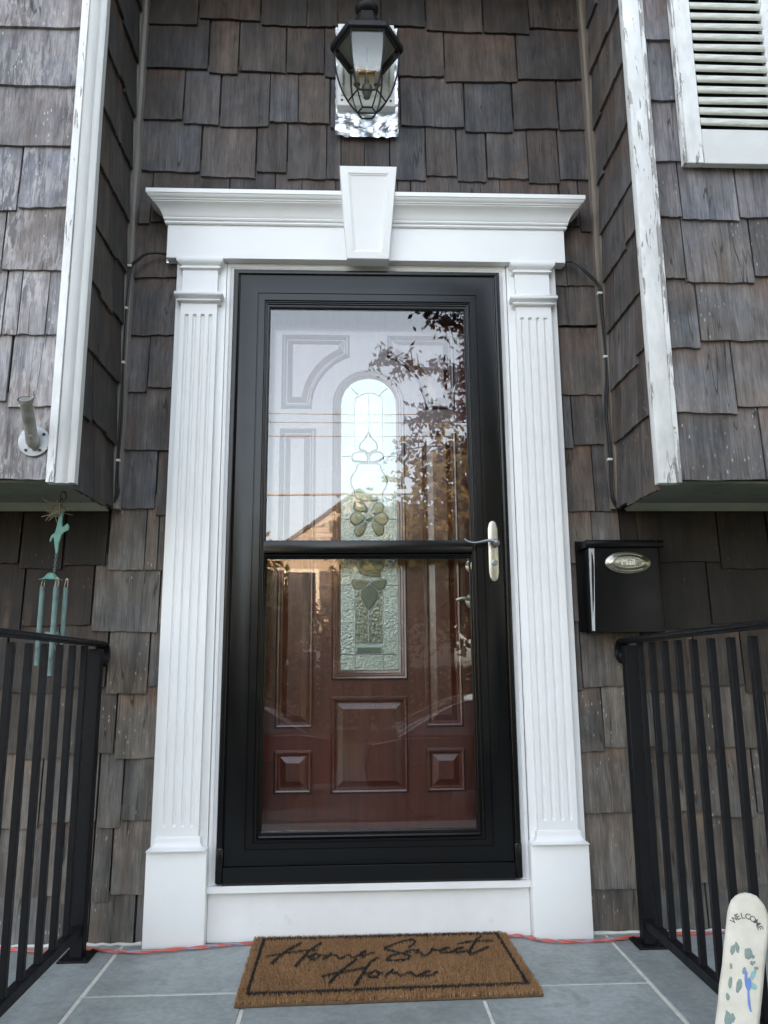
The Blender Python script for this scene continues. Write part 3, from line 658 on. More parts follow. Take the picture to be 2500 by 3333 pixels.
# foil flashing peeping out behind the frieze
for sgn in (-1, 1):
    vs = []; fs = []
    for i in range(13):
        z = 2.085+i*.012
        vs += [(sgn*(.7165+random.uniform(.004, .012)), .0015+random.uniform(-.003, .002), z), (sgn*.70, .004, z)]
    fs = [(2*i, 2*i+1, 2*i+3, 2*i+2) for i in range(12)]
    MB().add(vs+[(v[0], v[1]+.001, v[2]) for v in vs], fs+[tuple(26+q for q in f[::-1]) for f in fs]).build('foil_edge', 'foil', sur)

# ------------------------------------------------------------------ storm door
sd = thing('storm_door', 'black full view storm door with two glass panes and a nickel lever', 'storm door', (0, 0, -.012))
zb = MB(); zb.frame((-.4785, .4785, .0, 2.0515), (.0225, .0225, .0, .0225), [(0, .02), (0, -.020), (.12, -.0235), (.5, -.0245), (.78, -.022), (.86, -.017), (1, -.016), (1, .02)])
zb.build('outer_frame', 'black_frame', sd, smooth=True, ang=30)
MB().box(-.4785, -.4555, -.031, .0, -.004, .10).box(.4555, .4785, -.031, .0, -.004, .10).build('frame_foot', 'black_frame', sd, bev=.004, seg=2)
leaf = MB(); leaf.frame((-.4545, .4545, .045, 2.0275), (.103, .103, .077, .112),
    [(0, .018), (0, -.024), (.02, -.0265), (.07, -.0275), (.62, -.0275), (.632, -.0245), (.652, -.0245), (.664, -.0275), (.86, -.0275), (.885, -.022), (.905, -.022), (.915, -.016), (.94, -.0155), (.95, -.009), (.985, -.0085), (1, -.003), (1, .018)])
leaf.build('leaf_frame', 'black_frame', sd, smooth=True, ang=25)
MB().box(-.457, .457, -.0255, .012, -.006, .0435).build('sweep', 'black_frame', sd, bev=.002)
MB().box(-.455, .455, -.020, .010, -.0118, -.0065).build('sweep_seal', 'gasket', sd)
MB().box(-.3515, .3515, -.0265, .012, 1.023, 1.066).build('glass_rail', 'black_frame', sd, bev=.0025, seg=2)
lf = MB(); lf.frame((-.352, .352, .121, 1.0225), (.0105, .0105, .0195, .0165), [(0, .012), (0, -.016), (.25, -.019), (.45, -.017), (.55, -.009), (.75, -.0085), (.8, -.002), (1, .0), (1, .012)])
lf.build('sash_frame', 'black_frame', sd, smooth=True, ang=30)
uf = MB(); uf.frame((-.352, .352, 1.0662, 1.916), (.0045, .0045, .0, .008), [(0, .012), (0, -.010), (.5, -.0105), (1, -.004), (1, .012)])
uf.build('glazing_bead', 'gasket', sd)
MB().box(-.3485, .3485, -.001, .003, 1.0663, 1.909).build('glass_pane', 'storm_glass', sd, label='upper glass pane mirroring sky and branches')
MB().box(-.3425, .3425, .003, .007, .1395, 1.0065).build('glass_pane', 'storm_glass', sd, label='lower glass pane showing the red door')
# handle
hp = []
hw = .0168
for i in range(13): a = R(-90)+R(180)*i/12; hp.append((.4205-.0+hw*.86*math.sin(a), 1.111+.020*math.cos(a)))
hb = []
for i in range(13): a = R(90)-R(180)*i/12; hb.append((.4205+hw*.86*math.sin(a), .9445-.020*math.cos(a)))
poly = [(.4205-hw, .953), (.4205-hw, 1.104)]+hp+[(.4205+hw, 1.104), (.4205+hw, .953)]+hb
hpl = MB().polyprof(poly, [(0, -.0276), (0, -.0310), (.0012, -.0325), (.003, -.033)]).build('handle_plate', 'nickel', sd, smooth=True, ang=50)
lv = smooth_path([(.424, -.060, 1.0535), (.412, -.0615, 1.0575), (.398, -.062, 1.0590), (.380, -.063, 1.0555), (.362, -.064, 1.0520), (.344, -.063, 1.0520), (.330, -.061, 1.0570), (.3195, -.059, 1.0650)], 5)
MB().tube(lv, [.0088-.0062*min(1, i/(len(lv)-1)*1.3)**.6 for i in range(len(lv))], 10).lathe([(.014, 0), (.0155, .004), (.0145, .018), (.0125, .027), (.0085, .0315), (.0, .0325)], (.4245, -.0335, 1.0525), 18, Matrix.Rotation(R(90), 3, 'X')).build('lever', 'nickel_dark', hpl, smooth=True, ang=60)
MB().lathe([(.0105, 0), (.0105, .003), (.0085, .0045), (.0065, .0045), (.0060, .003), (.0025, .003), (.0022, .004), (0, .004)], (.4225, -.0332, .988), 18, Matrix.Rotation(R(90), 3, 'X')).build('lock_cylinder', 'nickel_dark', hpl, smooth=True, ang=40)
MB().box(.3425, .3475, -.026, -.018, .965, .992).build('sash_latch', 'nickel', sd, bev=.002)

# ------------------------------------------------------------------ entry door behind it
ed = thing('front_door', 'red brown panelled front door with arched leaded glass, behind the storm door glass', 'door', (0, .1, 0))
DY = .0900; CX = .004
slab = MB().box(-.452, .452, DY, .135, .0, 2.03).build('door_slab', 'mahogany', ed)
PP = [(0, DY+.001), (.002, DY-.008), (.007, DY-.0125), (.012, DY-.0105), (.016, DY-.003), (.018, DY-.0005), (.021, DY-.0005), (.041, DY-.0105), (.043, DY-.0105)]
def panel(poly): return MB().polyprof(poly, PP).build('door_panel', 'mahogany', ed, smooth=True, ang=9)
arc = [(CX-.205*math.cos(a), 1.572+.205*math.sin(a)) for a in [R(0)+R(70.5)*i/14 for i in range(15)]]
panel([(-.313, 1.85), (-.313, 1.566)]+[(-.201, 1.566)]+arc[1:]+[(-.0645, 1.85)])
arc2 = [(2*CX-x, z) for x, z in arc]
panel(([(.321, 1.85), (.321, 1.566)]+[(.209, 1.566)]+arc2[1:]+[(.0725, 1.85)])[::-1])
panel(rect(-.316, -.186, .446, 1.491)); panel(rect(.192, .322, .446, 1.485))
panel(rect(-.128, .133, .236, .549)); panel(rect(-.316, -.188, .238, .377)); panel(rect(.192, .323, .238, .379))
def arch(hw, zb, zs, n=16): return [(CX-hw, zb), (CX+hw, zb)]+[(CX+hw*math.cos(R(180)*i/n), zs+hw*1.0*math.sin(R(180)*i/n)) for i in range(n+1)]
lf = arch(.131, .603, 1.583)
n = len(lf)
fm = MB().polyprof(lf, [(0, DY+.001), (.001, DY-.006), (.006, DY-.011), (.012, DY-.009), (.015, DY-.011), (.021, DY-.010), (.024, DY-.006), (.031, DY-.004), (.033, DY+.001)], cap=False).build('lite_frame', 'mahogany', ed, smooth=True, ang=35)
lp = arch(.099, .636, 1.583)
lite = MB().polyprof(lp, [(0, DY+.001), (0, DY-.0012)]).build('leaded_glass', 'pebble_glass', ed)
def offs(p): return [(x, z) for x, z in p]
pieces = [[(-.046,1.4165),(-.046,1.5862),(-.0337,1.6108),(.0045,1.6264),(.0426,1.6144),(.0536,1.5868),(.0529,1.4168),(.0042,1.41)]]
MB().prism(ccw([(-.0455,.727),(.0505,.727),(.051,.905),(-.0455,.905)]), DY-.0018, DY-.0013).build('rippled_glass', 'granite_glass', ed)
MB().prism(ccw([tuple(p) for p in smooth_path([Vector((x, z)) for x, z in pieces[0]], 4, True)]), DY-.0018, DY-.0013).build('rippled_glass', 'granite_glass', ed)
BEV = {'drop':[(.0039,1.4799),(-.0107,1.4557),(-.0282,1.4345),(-.0311,1.4135),(-.012,1.406),(.004,1.395),(.02,1.405),(.0361,1.4108),(.0342,1.4378),(.0154,1.4588)],
'petL':[(.0005,1.3659),(-.0226,1.3658),(-.0543,1.3717),(-.0572,1.3925),(-.0369,1.4045),(-.0109,1.4046),(.0006,1.3897)],
'petR':[(.0063,1.3659),(.0294,1.3659),(.0555,1.3779),(.0557,1.3959),(.0412,1.4048),(.018,1.4017),(.005,1.3867)],
'lens':[(.004,1.3620),(-.0341,1.3598),(-.0428,1.339),(-.06,1.3124),(-.0615,1.2858),(-.0514,1.2623),(-.040,1.2300),(.002,1.222),(.0486,1.2280),(.0575,1.2566),(.0692,1.2801),(.0708,1.3067),(.0523,1.3363),(.0438,1.36)],
'p1':[(-.0087,1.1836),(-.0458,1.1894),(-.05,1.2127),(-.0343,1.2223),(-.0115,1.2127),(-.0002,1.1894)],'p2':[(-.0117,1.1546),(-.043,1.1344),(-.0657,1.1575),(-.0486,1.1836),(-.0173,1.1749)],
'p3':[(-.0032,1.1402),(-.0175,1.1028),(-.0374,1.0971),(-.0501,1.1143),(-.0373,1.1344),(-.0089,1.1488)],'p4':[(.011,1.1402),(.0279,1.1027),(.0477,1.0998),(.0578,1.1142),(.0508,1.1372),(.0168,1.1517)],
'p5':[(.0225,1.1517),(.0508,1.1315),(.0738,1.1589),(.054,1.1836),(.0226,1.1691)],'p6':[(.0141,1.1865),(.0228,1.2127),(.0457,1.2214),(.0585,1.2039),(.0483,1.1807),(.0254,1.1749)],
'lp1':[(.0007,.9393),(-.0205,.9458),(-.0333,.9426),(-.0503,.9459),(-.0588,.9331),(-.0482,.9119),(-.0249,.9097),(-.0015,.9265)],'lp2':[(.007,.9308),(.022,.9424),(.0433,.9476),(.0614,.9433),(.0644,.9284),(.0515,.9093),(.0303,.9094),(.0112,.9222)],
'ldrop':[(.0017,.9265),(-.0249,.9054),(-.0291,.8907),(-.0207,.8716),(.0013,.8379),(.0322,.8756),(.0355,.8904),(.0282,.9094),(.007,.9286)],
'lens2':[(.004,.955),(-.02,.962),(-.034,.975),(-.04,1.0),(-.062,1.02),(-.04,1.06),(.004,1.08),(.048,1.06),(.068,1.02),(.047,.9775),(.0433,.9519)]}
cm = MB()
for k, pts in BEV.items():
    sp = ccw([tuple(p) for p in smooth_path([Vector(p) for p in pts], 4, True)])
    MB().polyprof(sp, [(0, DY-.0012), (0, DY-.0022), (.0052, DY-.0052), (.0055, DY-.0053)]).build('bevelled_glass', 'bevel_glass', ed)
    cm.tube([(x, DY-.0028, z) for x, z in sp+[sp[0]]], .0011, 5)
MB().polyprof(ccw(rect(-.0441, .048, .6915, .7175)), [(0, DY-.0012), (0, DY-.0022), (.006, DY-.0052)]).build('bevelled_glass', 'bevel_glass', ed)
MB().lathe([(.0135, 0), (.0135, .002), (.009, .005), (0, .0065)], (.0045, DY-.0015, 1.1625), 16, Matrix.Rotation(R(90), 3, 'X')).build('bevelled_glass', 'bevel_glass', ed, smooth=True)
for pts in ([(-.0456,1.4165),(-.0455,1.5862),(-.0337,1.6108),(.0045,1.6264),(.0426,1.6144),(.0536,1.5868),(.0529,1.4168)], [(-.0601,1.6445),(-.0337,1.62)], [(.0397,1.6144),(.0709,1.6454)], [(.0045,1.6264),(.0045,1.4799)],
            [(.0042,1.348),(-.0169,1.3243),(-.0428,1.3006),(-.0514,1.2711)], [(.0042,1.3273),(-.0026,1.2889),(-.0285,1.2565),(-.04,1.2243)], [(.0048,1.348),(.0262,1.3155),(.052,1.2889),(.0575,1.2654)], [(.0045,1.283),(.0288,1.2536),(.0486,1.2244)], [(.0045, 1.362), (.0045, 1.222)],
            [(-.0932,1.3879),(-.0572,1.388)], [(.0556,1.3884),(.102,1.3885)], [(-.0913,1.159),(-.0657,1.159)], [(.071,1.1589),(.1009,1.1589)], [(-.0461,.9055),(-.0463,.6418)], [(.0515,.9051),(.0505,.641)], [(.0013,.8379),(.0009,.7276)], [(-.0462,.7258),(.0491,.7252)], [(-.0962,.6892),(.1001,.6877)], [(-.0927,.9269),(-.0609,.9268)], [(.0644,.9252),(.1006,.9251)],
            [(.0029,.9263),(.0029,1.08)]):
    pth = smooth_path([Vector((x, z)) for x, z in pts], 5)
    cm.tube([(p.x, DY-.0032, p.y) for p in pth], .0012, 5)
cm.build('came', 'came', ed, smooth=True)
lvr = MB().lathe([(.027, 0), (.028, .004), (.022, .009), (.012, .012), (.011, .03), (0, .031)], (.366, DY, .868), 18, Matrix.Rotation(R(90), 3, 'X'))
lvr.tube(smooth_path([(.366, .062, .868), (.35, .058, .872), (.325, .058, .876), (.302, .058, .869)], 4), .0062, 8).build('door_lever', 'nickel', ed, smooth=True)
MB().lathe([(.024, 0), (.025, .006), (.018, .010), (0, .011)], (.366, DY, .99), 16, Matrix.Rotation(R(90), 3, 'X')).build('deadbolt', 'nickel', ed, smooth=True)

# ------------------------------------------------------------------ lantern over the door
lan = thing('wall_lantern', 'black hexagonal glass lantern on a white mounting block above the door', 'lantern', (0, 0, 2.6))
LY = -.150; LXc = -.002
blk = MB().box(-.1095, .1055, -.034, WY-.006, 2.722, 3.072).build('mounting_block', 'white', lan, bev=.002)
MB().frame((-.098, .094, 2.757, 3.060), (.012, .012, .012, .012), [(0, -.034), (0, -.040), (.5, -.0435), (1, -.038), (1, -.034)]).build('block_bead', 'white', blk, smooth=True)
MB().box(-.112, .108, -.040, WY-.006, 2.712, 2.7215).build('block_lip', 'white', blk, bev=.002)
for x in (-.094, .090):
    MB().lathe([(.0042, 0), (.0042, .002), (0, .003)], (x, -.0345, 2.738), 10, Matrix.Rotation(R(90), 3, 'X')).build('screw', 'screw', blk)
fo = MB(); nx, nz = 22, 40; vs = []
for k in range(nz+1):
    for i in range(nx+1):
        e = 0 if 0 < i < nx and 0 < k < nz else random.uniform(-.002, .002)
        x = -.1185+.237*i/nx+e; z = 2.604+.468*k/nz+e
        if k == 0: z += .003*math.sin(i*1.3)
        y = -.0055+.0045*math.sin(i*.9+k*.5)*math.sin(k*.6-.3*i)+random.uniform(-.0014, .0014)
        if i in (0, nx): y += random.uniform(-.006, 0)
        vs.append((x, y-.004, z))
fs = [(k*(nx+1)+i, k*(nx+1)+i+1, (k+1)*(nx+1)+i+1, (k+1)*(nx+1)+i) for k in range(nz) for i in range(nx)]
fo.add(vs, fs).build('flashing', 'foil', lan, smooth=True, ang=180, label='crinkled silver foil flashing behind the block')
A0 = 0.0
def hexr(r, z, k): a = R(60)*k; return Vector((LXc+r*math.cos(a), LY+r*math.sin(a), z))
lt = MB().lathe([(.126, 2.873), (.124, 2.876), (.082, 2.893), (.058, 2.925), (.047, 2.965), (.043, 2.985), (.040, 2.991), (.0, 2.993)], (LXc, LY, 0), 6).lathe([(.119, 2.850), (.133, 2.850), (.134, 2.854), (.134, 2.871), (.130, 2.875), (.119, 2.875)], (LXc, LY, 0), 6, cap=False)
lt.build('lantern_roof', 'lantern_black', lan, bev=.0015)
MB().lathe([(.020, 2.990), (.027, 2.996), (.022, 3.001), (.036, 3.006), (.043, 3.016), (.044, 3.026), (.038, 3.036), (.026, 3.041), (.018, 3.050), (.021, 3.060), (.014, 3.072), (.011, 3.085), (0, 3.088)], (LXc, LY, 0), 20).build('finial', 'lantern_black', lan, smooth=True, ang=60)
MB().lathe([(0, 2.868), (.112, 2.868), (.112, 2.8715), (0, 2.8715)], (LXc, LY, 0), 6, cap=False).build('added_liner', plain('added_liner_paint', (.30, .295, .26), .5), lan)  # pale plate added under the roof to brighten the view through the panes
MB().tube(smooth_path([(LXc, LY+.01, 3.06), (LXc, -.10, 3.10), (LXc, -.05, 3.075), (LXc, -.036, 3.03)], 5), .008, 8).build('arm', 'lantern_black', lan, smooth=True)
prof = [(.116, 2.846), (.1165, 2.82), (.1145, 2.785), (.108, 2.745), (.098, 2.708), (.085, 2.672), (.0685, 2.640)]
botm = [(.0685, 2.640), (.058, 2.622), (.046, 2.606), (.0335, 2.594)]
fm = MB()
for k in range(6):
    fm.tube([hexr(r, z, k) for r, z in prof], .0034, 6)
    fm.tube([hexr(r, z, k) for r, z in botm], .0028, 6)
    fm.tube([hexr(.0685, 2.640, k), hexr(.0685, 2.640, k+1)], .003, 6)
    fm.tube([hexr(.0335, 2.594, k), hexr(.0335, 2.594, k+1)], .003, 6)
    fm.tube([hexr(.116, 2.846, k), hexr(.116, 2.846, k+1)], .004, 6)
fm.build('lantern_cage', 'lantern_black', lan, smooth=True)
def hexpane(rows, shrink=.95):
    for k in range(6):
        vs = []
        for t in (0, .0022):
            for r, z in rows:
                a, b = hexr(r-t, z, k), hexr(r-t, z, k+1); m = (a+b)/2
                vs += [m+(a-m)*shrink, m+(b-m)*shrink]
        n = len(rows); fs = []
        for i in range(n-1): fs.append((2*i, 2*i+1, 2*i+3, 2*i+2)); q = 2*n; fs.append((q+2*i+2, q+2*i+3, q+2*i+1, q+2*i))
        q = 2*n
        for i in range(n-1): fs.append((2*i, 2*i+2, q+2*i+2, q+2*i)); fs.append((2*i+1, q+2*i+1, q+2*i+3, 2*i+3))
        fs.append((0, q, q+1, 1)); fs.append((2*n-2, 2*n-1, q+2*n-1, q+2*n-2))
        MB().add(vs, fs).build('lantern_glass', 'lantern_glass', lan, smooth=True, ang=30)
hexpane(prof); hexpane(botm)
cl = MB().lathe([(0, 2.652), (.006, 2.655), (.009, 2.664), (.016, 2.672), (.019, 2.682), (.019, 2.700), (.013, 2.708), (.006, 2.711), (.005, 2.715), (0, 2.7155)], (LXc, LY, 0), 14)
cl.tube([(LXc, LY, 2.71), (LXc, LY, 2.86)], .004, 8)
for k in range(3):
    a = R(120)*k+R(90); dx, dy = math.cos(a), math.sin(a)
    cl.tube(smooth_path([(LXc+.015*dx, LY+.015*dy, 2.684), (LXc+.03*dx, LY+.03*dy, 2.678), (LXc+.042*dx, LY+.042*dy, 2.690)], 4), .004, 6)
    cl.lathe([(.010, 2.688), (.013, 2.692), (.010, 2.697), (.0085, 2.70), (.0085, 2.765), (.006, 2.768), (.006, 2.775), (0, 2.80)], (LXc+.042*dx, LY+.042*dy, 0), 10)
cl.build('candle_cluster', 'candle', lan, smooth=True, ang=50)

# ------------------------------------------------------------------ mailbox
mb = thing('mailbox', 'black metal wall mailbox with an oval nickel Mail plaque, right of the door', 'mailbox', (.85, .0, .75))
x0, x1, z0, z1 = .728, .972, .752, 1.030
yb, yf = -.004, -.085
sec = [(x0, yb), (x0, yf+.014)]+[(x0+.014-.014*math.cos(R(90)*i/5), yf+.014-.014*math.sin(R(90)*i/5)) for i in range(1, 6)]+[(x1-.014+.014*math.sin(R(90)*i/5), yf+.014-.014*math.cos(R(90)*i/5)) for i in range(0, 6)]+[(x1, yb)]
MB().zprism(sec[::-1], z0, z1).build('box_body', 'mail_black', mb, bev=.0015, ang=30)
MB().add([(.7275, yf+.006, z0+.006), (.7345, yf-.0006, z0+.006), (.7475, yf-.0014, z1-.002), (.7305, yf+.002, z1-.002), (.7275, yf+.010, z0+.006), (.7345, yf+.004, z0+.006), (.7475, yf+.003, z1-.002), (.7305, yf+.008, z1-.002)], [(0,1,2,3),(7,6,5,4),(0,4,5,1),(1,5,6,2),(2,6,7,3),(3,7,4,0)]).build('edge_glint', 'galv', mb)  # pale tapered strip stands in for a reflection on the rounded edge
MB().box(x0-.010, x1+.010, yf-.008, yb, z1+.0005, z1+.026).build('lid', 'mail_black', mb, bev=.003, seg=2)
MB().box(x0-.020, x1+.020, yb+.0005, yb+.006, z0+.005, z1+.034).build('back_plate', 'mail_black', mb, bev=.001)
def ell(a, b, n, y, c=(.857, .980)): return [(c[0]+a*math.cos(2*math.pi*i/n), y, c[1]+b*math.sin(2*math.pi*i/n)) for i in range(n)]
n = 48; vs = []; fs = []
rings = [(.077, .0368, yf-.0005), (.077, .0368, yf-.003), (.0755, .0353, yf-.0045), (.064, .0268, yf-.0048), (.0625, .0258, yf-.0062), (.057, .0222, yf-.0085), (.046, .016, yf-.0098), (.044, .015, yf-.0095), (.02, .007, yf-.0098)]
for a, b, y in rings: vs += ell(a, b, n, y)
for k in range(len(rings)-1):
    for i in range(n): fs.append((k*n+i, k*n+(i+1) % n, (k+1)*n+(i+1) % n, (k+1)*n+i))
fs.append(tuple((len(rings)-1)*n+i for i in range(n)))
plq = MB().add(vs, fs).build('plaque', 'chrome_plate', mb, smooth=True, ang=50)
be = MB()
for i in range(72):
    a = 2*math.pi*i/72; be.lathe([(.0, -.0015), (.0015, 0), (0, .0015)], (.857+.0758*math.cos(a), yf-.0048, .980+.0356*math.sin(a)), 5, cap=False)
be.build('bead_rim', 'chrome_plate', plq, smooth=True)
text_mb('Mail', .029, .0016, Matrix.Translation((.856, yf-.0102, .9805)) @ Matrix.Rotation(R(90), 4, 'X')).build('lettering', plain('bright_letter_metal', (.86, .83, .76), .45, .3), plq)

# ------------------------------------------------------------------ railings
def railing(sgn, label, xc, ybase, zr, zb):
    r = thing('porch_railing', label, 'railing', (xc, ybase, FZ), 'black iron railings at the porch sides')
    MB().zprism([(xc-.045+.006*0, ybase-.045), (xc+.045, ybase-.045), (xc+.045, ybase+.045), (xc-.045, ybase+.045)], FZ, FZ+.006).build('base_plate', 'wrought', r, bev=.002)
    for bx in (-.034, .034):
        for by in (-.034, .034): MB().lathe([(.0065, 0), (.0065, .004), (.004, .0055), (0, .006)], (xc+bx, ybase+by, FZ+.006), 6).build('bolt', 'wrought', r)
    MB().box(xc-.019, xc+.019, ybase-.019, ybase+.019, FZ+.006, zr-.016).lathe([(.027, 0), (.026, .004), (.022, .010)], (xc, ybase, FZ+.006), 4, a0=R(45)).build('post', 'wrought', r, bev=.002)
    ye = -1.12
    MB().box(xc-.019, xc+.019, ye-.019, ye+.019, FZ+.001, zr-.012).build('post', 'wrought', r, bev=.002)
    MB().obar((xc, ybase-.0192, zb), (xc, ye+.0192, zb), .028, .028).build('bottom_rail', 'wrought', r, bev=.0015)
    sec = [(-.012, -.008), (.012, -.008), (.014, -.004), (.021, -.002), (.0215, .004), (.012, .0095), (-.012, .0095), (-.0215, .004), (-.021, -.002), (-.014, -.004)]
    # top rail with a scrolled end against the wall
    path = [(y, zr+.014*(-(y)-.1)/.8) for y in (ye-.06, -.9, -.6, -.3, -.1, ybase+.04)]
    y0, z0 = path[-1]
    path += [(y0+.032*math.sin(R(a)), z0-.032*(1-math.cos(R(a)))) for a in (15, 35, 60, 85, 110, 140, 170)]
    path += [(y0+.0-.012*math.sin(R(a))*.6, z0-.060+.010*(1-math.cos(R(a)))) for a in (20, 60, 110, 150)]
    vs = []; fs = []; n = len(sec); P = [Vector((0, y, z)) for y, z in path]
    for i, p in enumerate(P):
        t = (P[min(i+1, len(P)-1)]-P[max(i-1, 0)]).normalized(); nn = Vector((0, -t.z, t.y))
        vs += [Vector((xc, 0, 0))+p+Vector((a, 0, 0))+nn*b for a, b in sec]
    for i in range(len(P)-1):
        for k in range(n): fs.append((i*n+k, i*n+(k+1) % n, (i+1)*n+(k+1) % n, (i+1)*n+k))
    fs += [tuple(range(n))[::-1], tuple((len(P)-1)*n+k for k in range(n))]
    MB().add(vs, fs).build('top_rail', 'wrought', r, smooth=True, ang=35)
    bm = None
    return r
railL = railing(-1, 'black iron railing left of the door, beneath the wind chime', -.860, -.095, .727, -.100)
railR = railing(1, 'black iron railing right of the door, beneath the mailbox', .8385, -.095, .725, -.116)
def baluster(r, xc, y, z0, z1):
    MB().box(xc-.0085, xc+.0085, y-.0085, y+.0085, z0, z1).build('baluster', 'wrought', r, bev=.0012)
for y in (-.2015, -.3025, -.4015, -.5065, -.6065, -.7095, -.812, -.915, -1.018): baluster(railL, -.860, y, -.086, .7185)
for y in (-.1925, -.2895, -.3855, -.4785, -.5745, -.6755, -.7775, -.8795, -.98): baluster(railR, .8385, y, -.102, .717)
# ------------------------------------------------------------------ shutter
sh = thing('shutter', 'weathered louvred window shutter in flaking cream paint at the top right', 'shutter', (1.16, -.42, 2.2))
SY0, SY1 = -.440, -.414
MB().box(1.0085, 1.0625, SY0, SY1, 2.212, 3.20).build('stile', 'peel', sh, bev=.002)
MB().box(.999, 1.0082, SY0+.002, SY1, 2.212, 3.20).build('stile_edge', 'peel_more', sh, bev=.001)
MB().box(1.302, 1.366, SY0, SY1, 2.212, 3.20).build('stile', 'peel', sh, bev=.002)
MB().box(1.0627, 1.3018, SY0+.001, SY1, 2.212, 2.335).build('bottom_rail', plain('pale_rail_paint', (.66, .66, .645), .5, var=.08, scale=7), sh, bev=.002)
MB().box(1.0627, 1.3018, SY0+.001, SY1, 3.09, 3.20).build('top_rail', 'cornerpaint', sh, bev=.002)
MAT['slat'] = plain('mildewed_slat_paint', (.56, .56, .51), .55, var=.3, scale=1, stretch=(14, 14, 90), bump=.3, bscale=5)
MB().box(1.0628, 1.3017, SY1-.004, SY1-.001, 2.336, 3.089).build('back_panel', 'gasket', sh)
z = 2.350
while z < 3.07:
    sv = [(-.4375, -.004), (-.4425, .001), (-.4435, .010), (-.440, .020), (-.4335, .0275), (-.4195, .034), (-.4195, .028)]
    jz = random.uniform(-.0015, .0015)
    MB().add([(1.0628, y, z+h+jz) for y, h in sv]+[(1.3017, y, z+h-jz) for y, h in sv], [tuple(range(7))[::-1], tuple(range(7, 14))]+[(i, (i+1) % 7, 7+(i+1) % 7, 7+i) for i in range(7)]).build('slat', 'slat', sh, bev=.0015)
    z += .0397

# ------------------------------------------------------------------ cables
def cable(label, pts, clips):
    t = thing('cable', label, 'cable', pts[-1], 'cables clipped in the wall corners')
    sg = 1 if pts[0][0] < 0 else -1
    pts = [(x+(.011*sg if y < -.029 else 0), y-(.009 if y < -.02 else 0), z) for x, y, z in pts]; clips = [(x+.011*sg, y-.009, z) for x, y, z in clips]
    P = smooth_path([Vector(p) for p in pts], 5)
    MB().tube([p+Vector((-.0030, 0, 0)) for p in P], .0038, 8).build('conductor', 'cable', t, smooth=True)
    MB().tube([p+Vector((.0042, -.0005, 0)) for p in P], .0038, 8).build('conductor', 'cable', t, smooth=True)
    for c in clips:
        MB().box(c[0]-.0095, c[0]+.0095, c[1]-.0065, c[1]+.008, c[2]-.0045, c[2]+.0045).build('clip', 'clip', t, bev=.0018)
    return t
yc = -.030
cable('thin black cable clipped down the corner left of the door', [(-.70, -.006, 2.107), (-.745, -.02, 2.109), (-.790, -.024, 2.099), (-.827, yc, 2.072), (-.850, yc, 2.045), (-.857, yc, 1.981), (-.860, yc, 1.891), (-.860, yc, 1.785), (-.860, yc, 1.686), (-.857, yc, 1.577), (-.855, yc, 1.487), (-.856, yc, 1.404), (-.858, yc, 1.337), (-.855, yc, 1.266), (-.851, yc, 1.223), (-.859, -.028, 1.187), (-.874, -.02, 1.172)],
      [(-.856, yc, 2.048), (-.861, yc, 1.887), (-.860, yc, 1.686), (-.858, yc, 1.337)])
cable('thin black cable clipped down the corner above the mailbox', [(.705, -.006, 2.102), (.739, -.02, 2.097), (.756, -.024, 2.090), (.795, yc, 2.058), (.833, yc, 2.015), (.849, yc, 1.985), (.850, yc, 1.95), (.851, yc, 1.893), (.855, yc, 1.802), (.858, yc, 1.712), (.854, yc, 1.636), (.845, yc, 1.554), (.841, yc, 1.496), (.844, yc, 1.450), (.846, yc, 1.382), (.847, yc, 1.342), (.844, yc, 1.269), (.847, yc, 1.208), (.858, -.026, 1.170)],
      [(.850, yc, 1.965), (.857, yc, 1.722), (.847, yc, 1.345)])

# ------------------------------------------------------------------ flagpole bracket
fb = thing('flagpole_bracket', 'grey cast metal flagpole bracket screwed to the left bay', 'bracket', (-.968, -.413, 1.295))
FYb = -.4145
MB().lathe([(.0445, 0), (.0455, .002), (.0445, .005), (.030, .0065), (.0, .007)], (-.968, FYb, 1.295), 28, Matrix.Rotation(R(90), 3, 'X')).build('flange', 'galv', fb, smooth=True, ang=40)
for a in (35, 125, 235, 305):
    MB().lathe([(.0045, 0), (.0042, .002), (.0, .0025)], (-.968+.034*math.cos(R(a)), FYb-.0068, 1.295+.034*math.sin(R(a))), 8, Matrix.Rotation(R(90), 3, 'X')).build('screw', 'screw', fb)
b0 = Vector((-.966, FYb-.010, 1.280)); b1 = Vector((-.9575, -.520, 1.386)); ax = (b1-b0).normalized()
MB().tube([b0+ax*t for t in (.0, .012, .03, .05, .09, .125)]+[b1-ax*.010, b1-ax*.009, b1], [.015, .0185, .017, .0165, .0168, .0168, .0172, .021, .021], 18, cap=False).tube([b1, b1-ax*.03, b1-ax*.06], [.0168, .0145, .0140], 18, cap=True).build('socket', 'dirtygalv', fb, smooth=True, ang=40)
MB().obar(b0+Vector((.004, .004, -.012)), b0+ax*.055+Vector((.003, 0, -.018)), .012, .014).build('rib', 'dirtygalv', fb, bev=.003)
MB().tube([b1-ax*.012+Vector((.014, 0, .012)), b1-ax*.012+Vector((.021, 0, .018))], .004, 8).build('thumb_screw', 'galv', fb)

